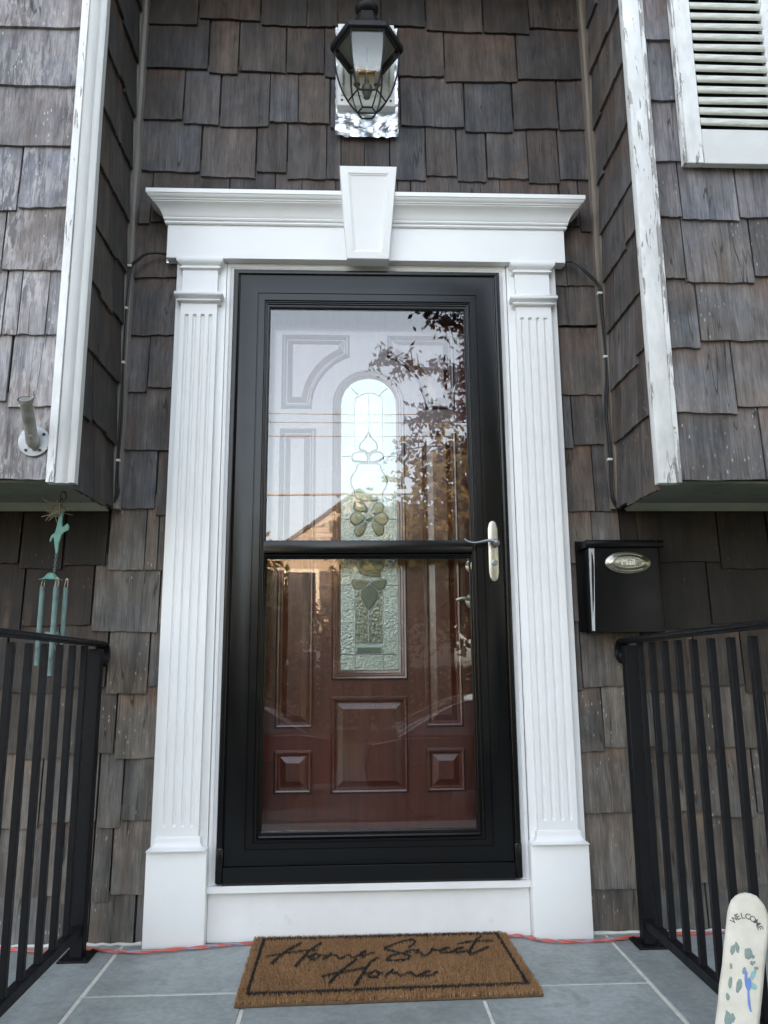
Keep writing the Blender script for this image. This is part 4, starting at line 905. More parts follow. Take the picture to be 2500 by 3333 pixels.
# ------------------------------------------------------------------ wind chime
CY_ = -.270
def cp(px, pz, y=CY_): return (-.944+(px-290)*.000273, y, 1.124-(pz-690)*.000283)
wc = thing('wind_chime', 'green patinated wind chime with a diving bird, hanging from the left bay', 'wind chime', (-.930, CY_, 1.18))
def chain_link(c, L, w, r, rot):
    pts = []
    for i in range(17):
        a = 2*math.pi*i/16; q = Vector((w*math.cos(a), 0, L*math.sin(a))); q.rotate(Matrix.Rotation(rot, 3, 'Z')); pts.append(Vector(c)+q)
    return MB().tube(pts, r, 6, cap=False)
MB().tube(smooth_path([(-.929, CY_, 1.190), (-.929, CY_, 1.178), (-.922, CY_, 1.172), (-.924, CY_, 1.166)], 4), .0015, 6).build('hook', 'rust', wc, smooth=True)
chain_link((-.929, CY_, 1.166), .0135, .008, .0017, R(10)).build('chain_link', 'rust', wc, smooth=True)
chain_link((-.934, CY_, 1.145), .0125, .006, .0017, R(75)).build('chain_link', 'rust', wc, smooth=True)
chain_link((-.936, CY_, 1.126), .0115, .007, .0016, R(15)).build('chain_link', 'rust', wc, smooth=True)
bird = [(300,862),(308,800),(322,755),(336,716),(350,700),(360,722),(352,772),(350,830),(358,884),(378,872),(398,852),(412,844),(424,862),(429,884),(424,915),(404,926),(378,938),(357,962),(344,1010),(333,1060),(330,1110),(325,1160),(315,1180),(306,1165),(298,1120),(287,1070),(279,1025),(274,992),(262,1002),(252,1028),(240,1042),(231,1034),(234,1008),(242,984),(256,962),(278,948),(292,912)]
MB().polyprof([(cp(x, z)[0], cp(x, z)[2]) for x, z in bird], [(0, CY_+.003), (0, CY_-.0025), (.0005, CY_-.0038), (.0009, CY_-.0042)]).build('bird', 'verdigris_bright', wc, smooth=True, ang=40)
for i in range(8):
    x, y, z = cp(312-i*1.5, 1186+i*25); chain_link((x, y, z), .0052, .0032, .0009, R(90*(i % 2)+20)).build('chain_link', 'verdigris', wc, smooth=True)
cx, _, cz = cp(287, 1375)
capm = MB().lathe([(0, .0), (.006, -.0005), (.012, -.004), (.017, -.011), (.023, -.0165), (.033, -.020), (.0345, -.0215), (.031, -.0215), (.02, -.018), (.012, -.010), (0, -.006)], (cx-.004, CY_, cz+.002), 6, a0=R(20)).build('cap', 'verdigris_bright', wc, smooth=True, ang=25)
tub = [(-.965, -.285, .890, .662, .0072), (-.9215, -.296, .8885, .633, .0074), (-.906, -.262, .889, .69, .0066), (-.938, -.245, .888, .72, .0066)]
for x, y, za, zb_, r in tub:
    MB().tube([(x, y, za), (x-.0005, y, (za+zb_)/2), (x, y, zb_)], r, 14, cap=False).tube([(x, y, zb_), (x, y, za)], r*.82, 14, cap=False).build('tube', 'verdigris', wc, smooth=True, ang=60)
    for s in (-1, 1):
        MB().tube([(x+s*.0045, y, za-.022), (x+s*.0045, y, za+.004), (x+s*.003, y*.985, .9105)], .0011, 6).build('cord', 'rope', wc, smooth=True)
    MB().lathe([(0, -.003), (.004, -.002), (.0045, .002), (0, .005)], (x, y*.985, .9125), 7).build('knot', 'rope', wc, smooth=True)
MB().tube([(-.934, CY_, .905), (-.934, CY_, .76), (-.914, CY_-.012, .70), (-.9135, CY_-.012, .602)], .0011, 6).build('cord', 'rope', wc, smooth=True)
MB().lathe([(0, -.006), (.020, -.006), (.0215, 0), (.020, .006), (0, .006)], (-.934, CY_, .752), 18).build('clapper', 'verdigris', wc, smooth=True)
# tangle of dry grass stuck in the chain
tw = MB(); c0 = Vector(cp(285, 700))
for i in range(190):
    d = Vector((random.gauss(0, 1), random.gauss(0, .7), random.gauss(0, .75))).normalized(); L = random.uniform(.010, .024) if i > 30 else random.uniform(.026, .052)
    a = c0+Vector((random.gauss(0, .006), random.gauss(0, .005), random.gauss(0, .006))); m = a+d*L*.5+Vector((random.gauss(0, .003), random.gauss(0, .003), random.gauss(0, .003)))
    tw.tube([a-d*L*.3, m, a+d*L], random.uniform(.0007, .0013), 4)
nest = tw.build('dry_grass_tangle', 'twig', None, origin=c0)
tag(nest, 'small tangle of dry grass caught in the chain above the chime bird', 'dried grass')
# ------------------------------------------------------------------ cord on the floor
cz = FZ+.006
pts = [(-1.35, -.02, cz), (-1.15, -.015, cz), (-1.0, -.05, cz), (-.92, -.03, cz), (-.847, -.040, cz), (-.775, -.062, cz), (-.680, -.075, cz), (-.590, -.063, cz), (-.499, -.048, cz), (-.431, -.033, cz), (-.361, -.024, cz), (-.25, -.018, cz), (0, -.014, cz), (.25, -.014, cz), (.42, -.012, cz), (.474, -.020, cz), (.514, -.051, cz), (.571, -.072, cz), (.629, -.072, cz), (.702, -.070, cz), (.765, -.059, cz), (.83, -.040, cz), (.95, -.03, cz), (1.2, -.02, cz)]
P = smooth_path([Vector(p) for p in pts], 6); b = MB()
for s in range(2):
    b.tube([p+Vector((0, .0032*math.cos(i*.55+s*math.pi), .0026*math.sin(i*.55+s*math.pi))) for i, p in enumerate(P)], .0031, 7)
cordo = b.build('cord', 'cord', None, origin=(0, -.05, FZ), smooth=True)
tag(cordo, 'red and blue braided cord lying along the foot of the wall behind the doormat', 'cord')

# ------------------------------------------------------------------ doormat
mat = thing('doormat', 'brown coir doormat with Home Sweet Home in black script on the bluestone', 'doormat', (.045, -.22, FZ))
MC = [(-.350, -.461), (.434, -.441), (.420, -.002), (-.356, -.0005)]       # corners, slightly askew
MB().zprism(MC, FZ+.001, FZ+.009).build('backing', 'coir_back', mat, bev=.002)
STK = [(3.2,[(-.21,-.068),(-.235,-.105),(-.257,-.15),(-.282,-.217)]),(3.2,[(-.15,-.072),(-.175,-.121),(-.19,-.16),(-.213,-.243)]),(2,[(-.302,-.167),(-.274,-.155),(-.243,-.143),(-.209,-.133),(-.179,-.125),(-.158,-.127)]),(2.2,[(-.188,-.173),(-.177,-.172),(-.163,-.156),(-.173,-.181),(-.173,-.2),(-.165,-.201),(-.152,-.182),(-.15,-.166),(-.159,-.155),(-.165,-.159)]),(1.6,[(-.15,-.166),(-.139,-.168),(-.129,-.17)]),(2.6,[(-.117,-.156),(-.126,-.175),(-.137,-.196)]),(2.0,[(-.137,-.196),(-.126,-.178),(-.113,-.171),(-.101,-.172),(-.096,-.189),(-.092,-.2),(-.085,-.192),(-.075,-.179),(-.064,-.168),(-.06,-.177),(-.059,-.188),(-.05,-.192),(-.039,-.175)]),(2.2,[(-.041,-.181),(-.028,-.153),(-.017,-.141),(-.019,-.151),(-.03,-.168),(-.041,-.182),(-.028,-.184),(-.011,-.169),(.009,-.156)]),(3.2,[(-.045,-.205),(-.07,-.255),(-.09,-.294),(-.115,-.361)]),(3.2,[(.016,-.198),(-.004,-.227),(-.026,-.303),(-.048,-.379)]),(2,[(-.136,-.316),(-.11,-.303),(-.07,-.288),(-.023,-.268)]),(2.2,[(-.024,-.308),(-.01,-.304),(.009,-.29),(-.01,-.309),(-.012,-.326),(.002,-.335),(.014,-.321),(.016,-.298),(.009,-.29)]),(1.8,[(.006,-.288),(.018,-.301),(.025,-.304)]),(2.6,[(.055,-.288),(.044,-.303),(.033,-.329)]),(2.0,[(.033,-.329),(.041,-.315),(.054,-.306),(.066,-.304),(.069,-.314),(.072,-.329),(.085,-.323),(.094,-.308),(.104,-.306),(.109,-.317),(.112,-.332),(.124,-.33)]),(2.2,[(.124,-.328),(.137,-.318),(.155,-.299),(.147,-.301),(.133,-.318),(.132,-.333),(.145,-.336),(.161,-.325),(.175,-.306)]),
(2.4,[(.111,-.122),(.124,-.104),(.134,-.075),(.127,-.059),(.111,-.064),(.078,-.086),(.044,-.12),(.039,-.132),(.053,-.141),(.078,-.16),(.101,-.176),(.11,-.19),(.103,-.209),(.087,-.219),(.062,-.22),(.046,-.217),(.042,-.208),(.049,-.192),(.069,-.174),(.095,-.164),(.105,-.153),(.123,-.143)]),(2.2,[(.123,-.143),(.139,-.144),(.129,-.163),(.143,-.164),(.146,-.187),(.158,-.182),(.167,-.172),(.181,-.132),(.167,-.172),(.181,-.145),(.196,-.153)]),(2.2,[(.196,-.153),(.219,-.14),(.229,-.132),(.215,-.136),(.202,-.154),(.202,-.17),(.22,-.169),(.238,-.162)]),(2.2,[(.238,-.162),(.256,-.143),(.27,-.132),(.251,-.141),(.241,-.159),(.247,-.172),(.263,-.167),(.279,-.159)]),(2.8,[(.339,-.044),(.322,-.068),(.296,-.133),(.282,-.173),(.284,-.185),(.296,-.18),(.324,-.153),(.344,-.134)]),(1.8,[(.259,-.104),(.29,-.088),(.324,-.084),(.368,-.084)])]
def segdist(P, A, B):
    A = np.array(A); B = np.array(B); d = B-A; L = max(d @ d, 1e-12); t = np.clip(((P-A) @ d)/L, 0, 1); q = P-(A+t[:, None]*d); return np.hypot(q[:, 0], q[:, 1]*.62)
def fibre_mesh(P, hgt, spread, wid):
    n = len(P); ang = RNG.uniform(0, 2*np.pi, n); h = hgt*RNG.uniform(.75, 1.15, n)
    lean = RNG.normal(0, spread, (n, 2)); ax = np.stack([np.cos(ang), np.sin(ang)], 1)*(wid*RNG.uniform(.7, 1.3, n))[:, None]
    z0 = FZ+.008
    a = np.column_stack([P-ax, np.full(n, z0)]); b = np.column_stack([P+ax, np.full(n, z0)])
    top = P+lean
    c = np.column_stack([top+ax*.45, z0+h]); d = np.column_stack([top-ax*.45, z0+h])
    V = np.stack([a, b, c, d], 1).reshape(-1, 3); Fc = np.arange(4*n).reshape(-1, 4)
    m = MB(); m.V = [tuple(v) for v in V]; m.F = [tuple(f) for f in Fc.tolist()]; return m
NF = 52000
uv = RNG.uniform(0, 1, (NF, 2)); c = np.array(MC)
def bil(uv): return (c[0]*(1-uv[:, :1])+c[1]*uv[:, :1])*(1-uv[:, 1:])+(c[3]*(1-uv[:, :1])+c[2]*uv[:, :1])*uv[:, 1:]
PT = np.concatenate([bil(uv), bil(RNG.uniform(0, 1, (130000, 2)))]); EXTRA = np.arange(len(PT)) >= NF
ink = np.zeros(len(PT), bool)
for w, pl in STK:
    hw_ = .00135*w
    for A, B in zip(pl[:-1], pl[1:]): ink |= segdist(PT, A, B) < hw_*.92
bord = np.zeros(len(PT), bool)
BC = [(-.3235, -.414), (.403, -.393), (.391, -.018), (-.325, -.024)]
for i in range(4):
    A, B = BC[i], BC[(i+1) % 4]; bord |= segdist(PT, A, B) < .0042
# the pile sags a little towards the rim
fibre_mesh(PT[~(ink | bord | EXTRA)], .0100, .0017, .0010).build('coir_pile', 'coir', mat, origin=(.04, -.22, FZ), normals=False, kind='stuff')
fibre_mesh(PT[ink & ~bord], .0112, .0007, .0010).build('script_lettering', 'coir_print', mat, origin=(.04, -.22, FZ), normals=False, label='black script reading Home Sweet Home', kind='stuff')
fibre_mesh(PT[bord & (~EXTRA | (np.arange(len(PT)) % 3 == 0))], .0108, .0011, .0010).build('border_line', 'coir_print', mat, origin=(.04, -.22, FZ), normals=False, kind='stuff')
# ------------------------------------------------------------------ welcome slate
ws_th, ws_W, ws_H = .55, .0825, .345
T = Vector((.812, -.815, .163)); upv = Vector((.215, 0, 1)).normalized(); wv = Vector((math.cos(ws_th), -math.sin(ws_th), 0)); wv = (wv-upv*wv.dot(upv)).normalized(); nv = upv.cross(wv)*-1
if nv.y > 0: nv = -nv
SM = Matrix((wv, upv, nv)).transposed().to_4x4(); SM.translation = T-upv*ws_H          # local: x across, y up, z towards the viewer
ws = thing('welcome_sign', 'cream slate WELCOME plaque painted with pebbles and a blue hummingbird, leaning on the right railing', 'sign', tuple(SM.translation))
def sm(m, p): return m @ Vector(p)
poly = []
for i in range(9): poly.append((ws_W/2, .0+(ws_H-ws_W*.62)*i/8))
for i in range(1, 12): a = R(180)*i/12; poly.append((ws_W/2*math.cos(a), ws_H-ws_W*.62+ws_W*.62*math.sin(a)))
for i in range(9): poly.append((-ws_W/2, (ws_H-ws_W*.62)*(1-i/8)))
poly = [(x+random.uniform(-.0012, .0012), y+random.uniform(-.0008, .0008)) for x, y in poly]
n = len(poly); lay = [(0, -.010), (.0005, -.003), (.004, .001), (.0065, .002)]
vs = []; fs = []
for d, h in lay: vs += [sm(SM, (q[0]+random.uniform(-.0006, .0006), q[1], h)) for q in inset(ccw(poly), d)]
for k in range(len(lay)-1):
    for i in range(n): fs.append((k*n+i, k*n+(i+1) % n, (k+1)*n+(i+1) % n, (k+1)*n+i))
fs += [tuple(range(n))[::-1], tuple((len(lay)-1)*n+i for i in range(n))]
MB().add(vs, fs).build('slate', 'slate', ws, smooth=True, ang=40)
HS = .0024
for ch, i in zip('WELCOME', range(7)):
    a = R(150-120*i/6); cxl, cyl = 0.0, ws_H-.075
    rr = .0280
    p = (cxl+rr*1.03*math.cos(a), cyl+rr*1.02*math.sin(a), HS)
    text_mb(ch, .0162, .0002, SM @ Matrix.Translation(p) @ Matrix.Rotation(a-R(90), 4, 'Z'), .0002).build('letter', 'ink', ws, normals=False)
def blob(cx_, cy_, rx, ry, rot, name, mt):
    nn = 9; pts = []
    for i in range(nn):
        a = 2*math.pi*i/nn; k = random.uniform(.8, 1.15); x = rx*1.4*k*math.cos(a); y = ry*1.05*k*math.sin(a)
        pts.append((cx_+x*math.cos(rot)-y*math.sin(rot), cy_+x*math.sin(rot)+y*math.cos(rot)))
    vs = [sm(SM, (x, y, HS)) for x, y in pts]+[sm(SM, (cx_+(x-cx_)*.8, cy_+(y-cy_)*.8, HS+.0007)) for x, y in pts]
    MB().add(vs, [(i, (i+1) % nn, nn+(i+1) % nn, nn+i) for i in range(nn)]+[tuple(range(nn, 2*nn))]).build(name, mt, ws)
for q in [(-.014, .232, .003, .010, .25), (-.022, .224, .0033, .011, -.1), (.009, .228, .006, .012, -.1), (.018, .224, .0025, .0045, -.2), (.017, .211, .0028, .0045, .1), (.0215, .214, .0016, .0025, 0), (.026, .204, .0035, .003, .3), (-.022, .191, .002, .006, .15), (.004, .191, .0028, .008, -.25), (-.020, .158, .003, .013, .05), (-.003, .158, .0042, .014, -.12), (-.022, .130, .0032, .007, .1), (-.021, .100, .0016, .004, 0), (-.016, .088, .0065, .0155, -.05), (-.008, .094, .0034, .008, .1), (-.023, .062, .003, .007, 0), (-.017, .060, .003, .008, 0), (.008, .064, .0036, .0065, .1), (.004, .050, .005, .008, .2), (-.012, .035, .006, .012, .1), (.014, .03, .004, .008, 0)]:
    blob(*q, 'painted_pebble', 'pebble')
def flat(pts, name, mt):
    pts = [(.014+(x-.0150)*1.4, y) for x, y in pts]
    k = len(pts); c_ = (sum(p[0] for p in pts)/k, sum(p[1] for p in pts)/k)
    vs = [sm(SM, (x, y, HS)) for x, y in pts]+[sm(SM, (x, y, HS+.0008)) for x, y in pts]
    return MB().add(vs, [(i, (i+1) % k, k+(i+1) % k, k+i) for i in range(k)]+[tuple(range(k, 2*k))]).build(name, mt, ws)
hb = flat([(.0085, .196), (.0125, .190), (.0135, .178), (.0165, .183), (.019, .176), (.0195, .165), (.0175, .156), (.0185, .146), (.0205, .136), (.0235, .118), (.0215, .1175), (.0175, .130), (.016, .143), (.015, .155), (.0115, .163), (.0095, .175), (.0090, .186)], 'hummingbird', 'birdblue')
flat([(.0165, .184), (.0175, .192), (.0225, .203), (.0245, .199), (.0225, .187), (.0200, .178)], 'hummingbird_wing', 'birdgreen')
flat([(.0198, .174), (.0250, .173), (.0280, .168), (.0255, .163), (.0200, .162)], 'hummingbird_wing', 'birdgreen')

# ================================================================== what stands across the street (seen mirrored in the door)
MAT['clap'] = plain('cream_clapboard', (.50, .45, .37), .7, var=.06, scale=2)
MAT['roofing'] = plain('grey_roof_shingles', (.10, .095, .09), .9, var=.25, scale=4)
MAT['trimw'] = plain('house_trim', (.72, .71, .68), .5, var=.05)
MAT['pane'] = plain('dark_window', (.02, .022, .025), .08, var=.1)
def far_house(x0, x1, y0, y1, eave, ridge, label, wmat):
    h = thing('house', label, 'house', ((x0+x1)/2, (y0+y1)/2, GZ)); xm = (x0+x1)/2
    MB().box(x0, x1, y0, y1, GZ, eave).prism([(x0, eave), (x1, eave), (xm, ridge)], y0, y1).build('wall', wmat, h)
    cb = MB(); z = GZ+.3
    while z < ridge-.15:                 # clapboards step out of the street face
        if z < eave: a, b = x0, x1
        else: k = (z-eave)/(ridge-eave); a, b = x0+(xm-x0)*k, x1-(x1-xm)*k
        cb.add([(a, y1+.002, z), (b, y1+.002, z), (b, y1+.03, z), (a, y1+.03, z), (a, y1+.004, z+.17), (b, y1+.004, z+.17)], [(0,1,2,3), (3,2,5,4), (0,3,4), (1,5,2)]); z += .175
    cb.build('clapboard', wmat, h, kind='stuff')
    r = MB(); o_ = .35
    for s, xa in ((-1, x0), (1, x1)):
        e = xa+s*o_; ez = eave-o_*(ridge-eave)/(xm-x0)
        r.add([(e, y0-o_, ez), (e, y1+.12, ez), (xm, y1+.12, ridge), (xm, y0-o_, ridge), (e, y0-o_, ez+.11), (e, y1+.12, ez+.11), (xm, y1+.12, ridge+.11), (xm, y0-o_, ridge+.11)], [(0,1,2,3), (7,6,5,4), (0,4,5,1), (1,5,6,2), (2,6,7,3), (3,7,4,0)])
    r.build('roof', 'roofing', h)
    return h, y1
h1, yf1 = far_house(-2.6, 2.9, -29, -20, 3.63, 5.6, 'cream clapboard house across the street, gable end lit by low sun', 'clap')
for wx, wz, ww, wh in ((-1.5, 1.9, .8, 1.3), (.3, 1.9, .9, 1.3), (2.0, 1.9, .6, 1.3), (-1.5, -.6, .8, 1.5), (.6, -.6, 1.0, 1.5), (.15, 3.9, .6, .8)):
    w_ = MB().box(wx-ww/2-.1, wx+ww/2+.1, yf1+.031, yf1+.07, wz-.1, wz+wh+.1).build('window', 'trimw', h1); MB().box(wx-ww/2, wx+ww/2, yf1+.0705, yf1+.075, wz, wz+wh).build('pane', 'pane', w_)
    for s in (-1, 1): MB().box(wx+s*(ww/2+.3)-.18, wx+s*(ww/2+.3)+.18, yf1+.031, yf1+.06, wz-.05, wz+wh+.05).build('window_shutter', plain('dark_shutter', (.03, .02, .025), .6), w_)
h2, yf2 = far_house(-15.5, -8, -30, -21, 3.4, 6.2, 'grey sided house further left across the street', plain('grey_siding', (.32, .33, .34), .7))
for wx in (-13.5, -10):
    w_ = MB().box(wx-.6, wx+.6, yf2+.031, yf2+.07, .2, 2.0).build('window', 'trimw', h2); MB().box(wx-.5, wx+.5, yf2+.0705, yf2+.075, .3, 1.9).build('pane', 'pane', w_)
def leaf_mat(name, lo, hi):
    m, t, p = nodes_of(name); g = N(t)
    g.link(g.ramp(g.noise(g.coord((1, 1, 1)), 3.5, 4, .6), [(.3, lo), (.7, hi)]), p.inputs['Base Color']); p.inputs['Roughness'].default_value = .5; return m
MAT['leafA'] = leaf_mat('autumn_green_leaves', (.07, .08, .024), (.175, .145, .045))
MAT['leafB'] = leaf_mat('dark_green_leaves', (.05, .075, .025), (.12, .14, .045))
MAT['leafC'] = leaf_mat('dark_crabapple_leaves', (.012, .018, .009), (.03, .04, .016))
MAT['bark'] = plain('bark', (.07, .055, .045), .9, var=.3, scale=20, bump=.5)
def leaves(centers, size, flat_=.5):
    n = len(centers); C_ = np.array(centers)
    d = RNG.normal(0, 1, (n, 3)); d /= np.linalg.norm(d, axis=1)[:, None]
    e = np.cross(d, RNG.normal(0, 1, (n, 3))); e /= np.linalg.norm(e, axis=1)[:, None]
    s = size*RNG.uniform(.6, 1.3, n)[:, None]
    V = np.stack([C_-d*s, C_+e*s*flat_-d*s*.1, C_+d*s, C_-e*s*flat_-d*s*.1], 1).reshape(-1, 3)
    m = MB(); m.V = [tuple(v) for v in V]; m.F = [tuple(f) for f in np.arange(4*n).reshape(-1, 4).tolist()]; return m
def tree(x, y, h, rad, cz, label, mt, nleaf, size, name='broadleaf_tree', zs=1.0):
    t = thing(name, label, 'tree', (x, y, GZ)); tr = MB()
    tr.tube(smooth_path([(x, y, GZ), (x+.1, y, GZ+h*.3), (x-.05, y+.1, GZ+h*.6), (x, y, GZ+h*.9)], 4), [.16-.012*i for i in range(13)], 8)
    cs = []
    for k in range(34):
        d = RNG.normal(0, 1, 3); d /= np.linalg.norm(d); rr = RNG.uniform(.35, 1.0)
        c_ = np.array([x, y, cz])+d*np.array([rad, rad, rad*zs])*rr; cs.append(c_)
        if k % 3 == 0: tr.tube([(x, y, GZ+h*.45), tuple((np.array([x, y, cz])+c_)/2-[0, 0, .1]), tuple(c_)], [.06, .04, .015], 5)
    tr.build('trunk', 'bark', t, smooth=True)
    L = []
    for c_ in cs:
        m = nleaf//34; sp = rad*.27; L.append(RNG.normal(0, 1, (m, 3))*[sp, sp, sp*.8]+c_)
    leaves(np.concatenate(L), size).build('crown', mt, t, origin=(x, y, cz), normals=False)
tree(-2.55, -15.5, 4.9, 1.35, 1.7, 'small bushy green tree before the grey house across the street', 'leafA', 7000, .11, zs=1.15)
tree(2.75, -14.0, 6.6, 1.75, 3.2, 'tall bronze green tree before the lit gable', 'leafA', 12000, .11, zs=1.25)
tree(5.4, -13.2, 8.2, 2.4, 4.4, 'tallest dark tree to the right of the lit gable', 'leafB', 9000, .13, zs=1.15)
tree(.70, -16.8, 5.6, 1.02, 3.2, 'young green tree hiding the right half of the lit gable', 'leafA', 11000, .095, zs=1.75)
tree(9.5, -9.5, 9.5, 3.6, 4.2, 'broad dark tree added unseen at the right end of the front lawn to cut light', 'leafB', 9000, .16)  # added out of view to darken light and reflections from the right
tree(13.5, -5.5, 8.5, 3.4, 3.8, 'dark tree added unseen beside the right corner of the house to cut light', 'leafB', 8000, .16)  # second tree added out of view for the same darkening
tree(.2, -16.6, 4.4, 1.0, 1.7, 'small rounded tree in front of the lit gable door', 'leafA', 4500, .10, zs=1.2)
tree(-7.2, -17, 7.2, 2.2, 3.6, 'round green tree between the two houses across the street', 'leafB', 7000, .14)
hg = MB()
LH = np.column_stack([RNG.uniform(-6, 7, 9000), -18.6+RNG.normal(0, .38, 9000), GZ+RNG.uniform(.05, 1.0, 9000)**.7*1.75])
hd = leaves(LH, .10).build('clipped_hedge', 'leafB', None, origin=(.5, -18.6, GZ), normals=False); tag(hd, 'long dark hedge in front of the cream house', 'hedge')
# near tree whose leafy branches hang into the reflection
nt_ = thing('crabapple_tree', 'dark leafed crabapple at the right of the front steps', 'tree', (2.3, -4.2, GZ))
tk = MB(); tk.tube(smooth_path([(2.3, -4.2, GZ), (2.25, -4.2, .2), (2.1, -4.15, 1.6), (1.95, -4.1, 3.0), (1.8, -4.0, 4.6)], 5), [.13-.004*i for i in range(21)], 9)
LV = []
def bough(pts, r0, tw, ll):
    P = smooth_path([Vector(p) for p in pts], 7); tk.tube(P, [r0*(1-.82*i/(len(P)-1)) for i in range(len(P))], 6)
    for i in range(4, len(P)):
        for q in range(tw):
            d = Vector((random.gauss(-.25, .7), random.gauss(0, .5), random.gauss(0, .6))).normalized(); L = random.uniform(.10, ll); e = P[i]+d*L
            tk.tube([P[i], (P[i]+e)/2+Vector((0, 0, .01)), e], [.006, .0045, .003], 4)
            for _ in range(9): s = random.random(); LV.append(tuple(P[i]+d*L*s+Vector((random.gauss(0, .03), random.gauss(0, .03), random.gauss(0, .03)))))
S0 = (2.05, -4.1, 2.2)
bough([S0, (1.5, -3.8, 2.75), (.85, -3.55, 3.02), (.45, -3.5, 3.08), (.14, -3.5, 3.14)], .022, 2, .20)
bough([(1.95, -4.1, 3.0), (1.5, -3.8, 3.2), (1.0, -3.6, 3.42), (.72, -3.5, 3.52), (.52, -3.5, 3.62)], .02, 2, .22)
bough([S0, (1.6, -3.8, 2.4), (1.1, -3.6, 2.62), (.75, -3.5, 2.68), (.50, -3.5, 2.62)], .02, 3, .22)
bough([S0, (1.6, -3.9, 2.15), (1.1, -3.6, 2.35), (.6, -3.5, 2.38), (.28, -3.5, 2.32)], .018, 1, .16)
bough([(1.95, -4.1, 3.0), (1.6, -3.7, 3.5), (1.25, -3.5, 3.85), (.95, -3.4, 4.05)], .02, 4, .28)
bough([S0, (1.7, -3.7, 2.7), (1.3, -3.5, 2.95), (1.0, -3.5, 3.05), (.8, -3.5, 3.0)], .02, 4, .25)
bough([S0, (1.7, -3.8, 2.85), (1.35, -3.6, 3.25), (1.05, -3.5, 3.3)], .02, 5, .26)
bough([(1.9, -4.1, 3.3), (2.3, -3.8, 3.9), (2.6, -3.7, 4.2)], .02, 5, .35)
bough([(1.9, -4.1, 3.6), (1.6, -4.0, 4.3), (1.3, -3.9, 4.7)], .02, 5, .35)
bough([S0, (2.7, -3.9, 2.8), (3.2, -3.8, 3.2)], .02, 5, .35)
bough([(1.95, -4.1, 3.0), (1.5, -3.8, 3.15), (1.2, -3.6, 3.3), (.95, -3.5, 3.35)], .02, 6, .26)
bough([S0, (1.6, -3.8, 2.6), (1.2, -3.6, 2.8), (.95, -3.5, 2.85)], .02, 6, .26)
bough([(1.95, -4.1, 3.0), (1.5, -3.7, 3.4), (1.1, -3.5, 3.65), (.85, -3.45, 3.75)], .02, 5, .26)
bough([S0, (1.6, -3.8, 2.45), (1.25, -3.6, 2.5), (1.0, -3.5, 2.45)], .02, 5, .22)
tk.build('trunk', 'bark', nt_, smooth=True)
leaves(np.array(LV), .031, .46).build('crown', 'leafC', nt_, normals=False)
# utility wires and their poles
for i, (z, dy, lab) in enumerate([(6.10, 0, 'topmost utility wire over the street'), (5.82, .25, 'second utility wire over the street, just under the top one'), (5.63, -.2, 'third utility wire over the street, above the thick low one'), (4.26, 0, 'thick low utility wire over the street')]):
    w_ = MB().tube([(x, -14.0+dy, z+.0011*(x*x)-.02) for x in np.linspace(-17, 17, 41)], .024 if i == 3 else .014, 5).build('utility_wire', 'cable', None, smooth=True)
    tag(w_, lab, 'wire', 'utility wires over the street')
for x, lab in ((-17.0, 'wooden utility pole at the left end of the wires'), (17.0, 'wooden utility pole at the right end of the wires')):
    t = thing('utility_pole', lab, 'utility pole', (x, -14, GZ)); MB().tube([(x, -14, GZ), (x, -14, 7.4)], [.16, .12], 10).build('pole', 'bark', t, smooth=True); MB().box(x-.06, x+.06, -15, -13, 6.4, 6.5).build('crossarm', 'bark', t)
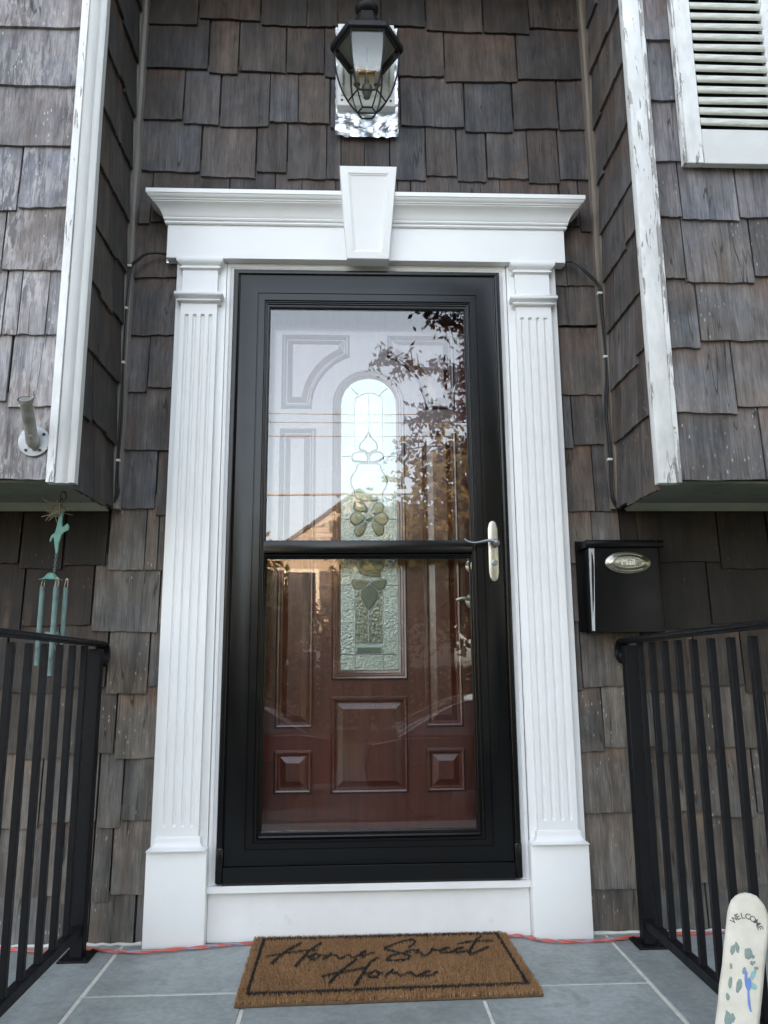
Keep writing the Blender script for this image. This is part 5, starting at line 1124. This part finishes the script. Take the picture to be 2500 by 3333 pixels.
# parked cars
def car(xc, yc_, label, paint, flip=1):
    t = thing('parked_car', label, 'car', (xc, yc_, GZ)); g0 = GZ+.005
    X = lambda u: xc+flip*u
    body = [(-2.2,.32),(-2.25,.55),(-2.18,.78),(-1.6,.88),(-.9,.93),(.9,.95),(1.7,.95),(2.12,.88),(2.2,.6),(2.15,.32)]
    W_ = .88; vs = []; fs = []; n = len(body)
    for s, k in ((-1, .92), (-1, 1), (1, 1), (1, .92)):
        for u, z in body: vs.append((X(u*(1 if abs(k-1) < .01 else .985)), yc_+s*W_*k, g0+z+(0 if abs(k-1) < .01 else (.02 if z > .6 else 0))))
    for a in range(3):
        for i in range(n): fs.append((a*n+i, a*n+(i+1) % n, (a+1)*n+(i+1) % n, (a+1)*n+i))
    fs += [tuple(range(n)), tuple(range(4*n-1, 3*n-1, -1))]
    MB().add(vs, fs).build('body', paint, t, bev=.02, seg=2)
    cab = [(-1.15,.94),(-.55,1.32),(-.2,1.42),(.5,1.44),(1.0,1.36),(1.75,.97)]; n = len(cab); vs = []
    for s in (-1, 1):
        for u, z in cab: vs.append((X(u), yc_+s*(.80-.22*(z-.94)/.5), g0+z))
    MB().add(vs, [tuple(range(n)), tuple(range(2*n-1, n-1, -1))]+[(i, (i+1) % n, n+(i+1) % n, n+i) for i in range(n)]).build('window', 'pane', t, bev=.02)
    MB().add([(X(u), yc_+s*(.585-.0), g0+z+o_) for s in (-1, 1) for u, z, o_ in ((-.45,1.35,.012),(-.2,1.42,.015),(.5,1.44,.015),(.95,1.37,.012))], [(0,1,2,3),(7,6,5,4),(0,4,5,1),(1,5,6,2),(2,6,7,3)]).build('roof', paint, t)
    for s in (-1, 1): MB().tube(smooth_path([(X(u), yc_+s*(.815-.22*(z-.94)/.5), g0+z) for u, z in cab], 4), .007, 5).build('window_trim', 'nickel', t, smooth=True)
    for u in (-1.38, 1.38):
        for s in (-1, 1):
            w_ = MB().lathe([(.20, -.1), (.31, -.1), (.33, -.07), (.33, .07), (.31, .1), (.20, .1)], (X(u), yc_+s*.78, g0+.325), 20, Matrix.Rotation(R(90), 3, 'X')).build('tyre', 'gasket', t, smooth=True, ang=50)
            MB().lathe([(.198, -.08), (.198, .085), (.05, .095), (0, .095)], (X(u), yc_+s*.78, g0+.325), 14, Matrix.Rotation(R(90*s), 3, 'X')).build('rim', 'galv', w_)
    for s in (-1, 1): MB().box(*sorted((X(-2.2), X(-2.26))), yc_+s*.62-.16, yc_+s*.62+.16, g0+.6, g0+.72).build('headlight', 'clip', t, bev=.02)
car(-2.45, -9.3, 'dark red sedan parked across the street on the left', plain('dark_red_car_paint', (.10, .012, .012), .2, coat=.5), 1)
car(2.3, -8.6, 'dark grey sedan parked across the street on the right', plain('dark_grey_car_paint', (.03, .032, .036), .2, coat=.5), -1)
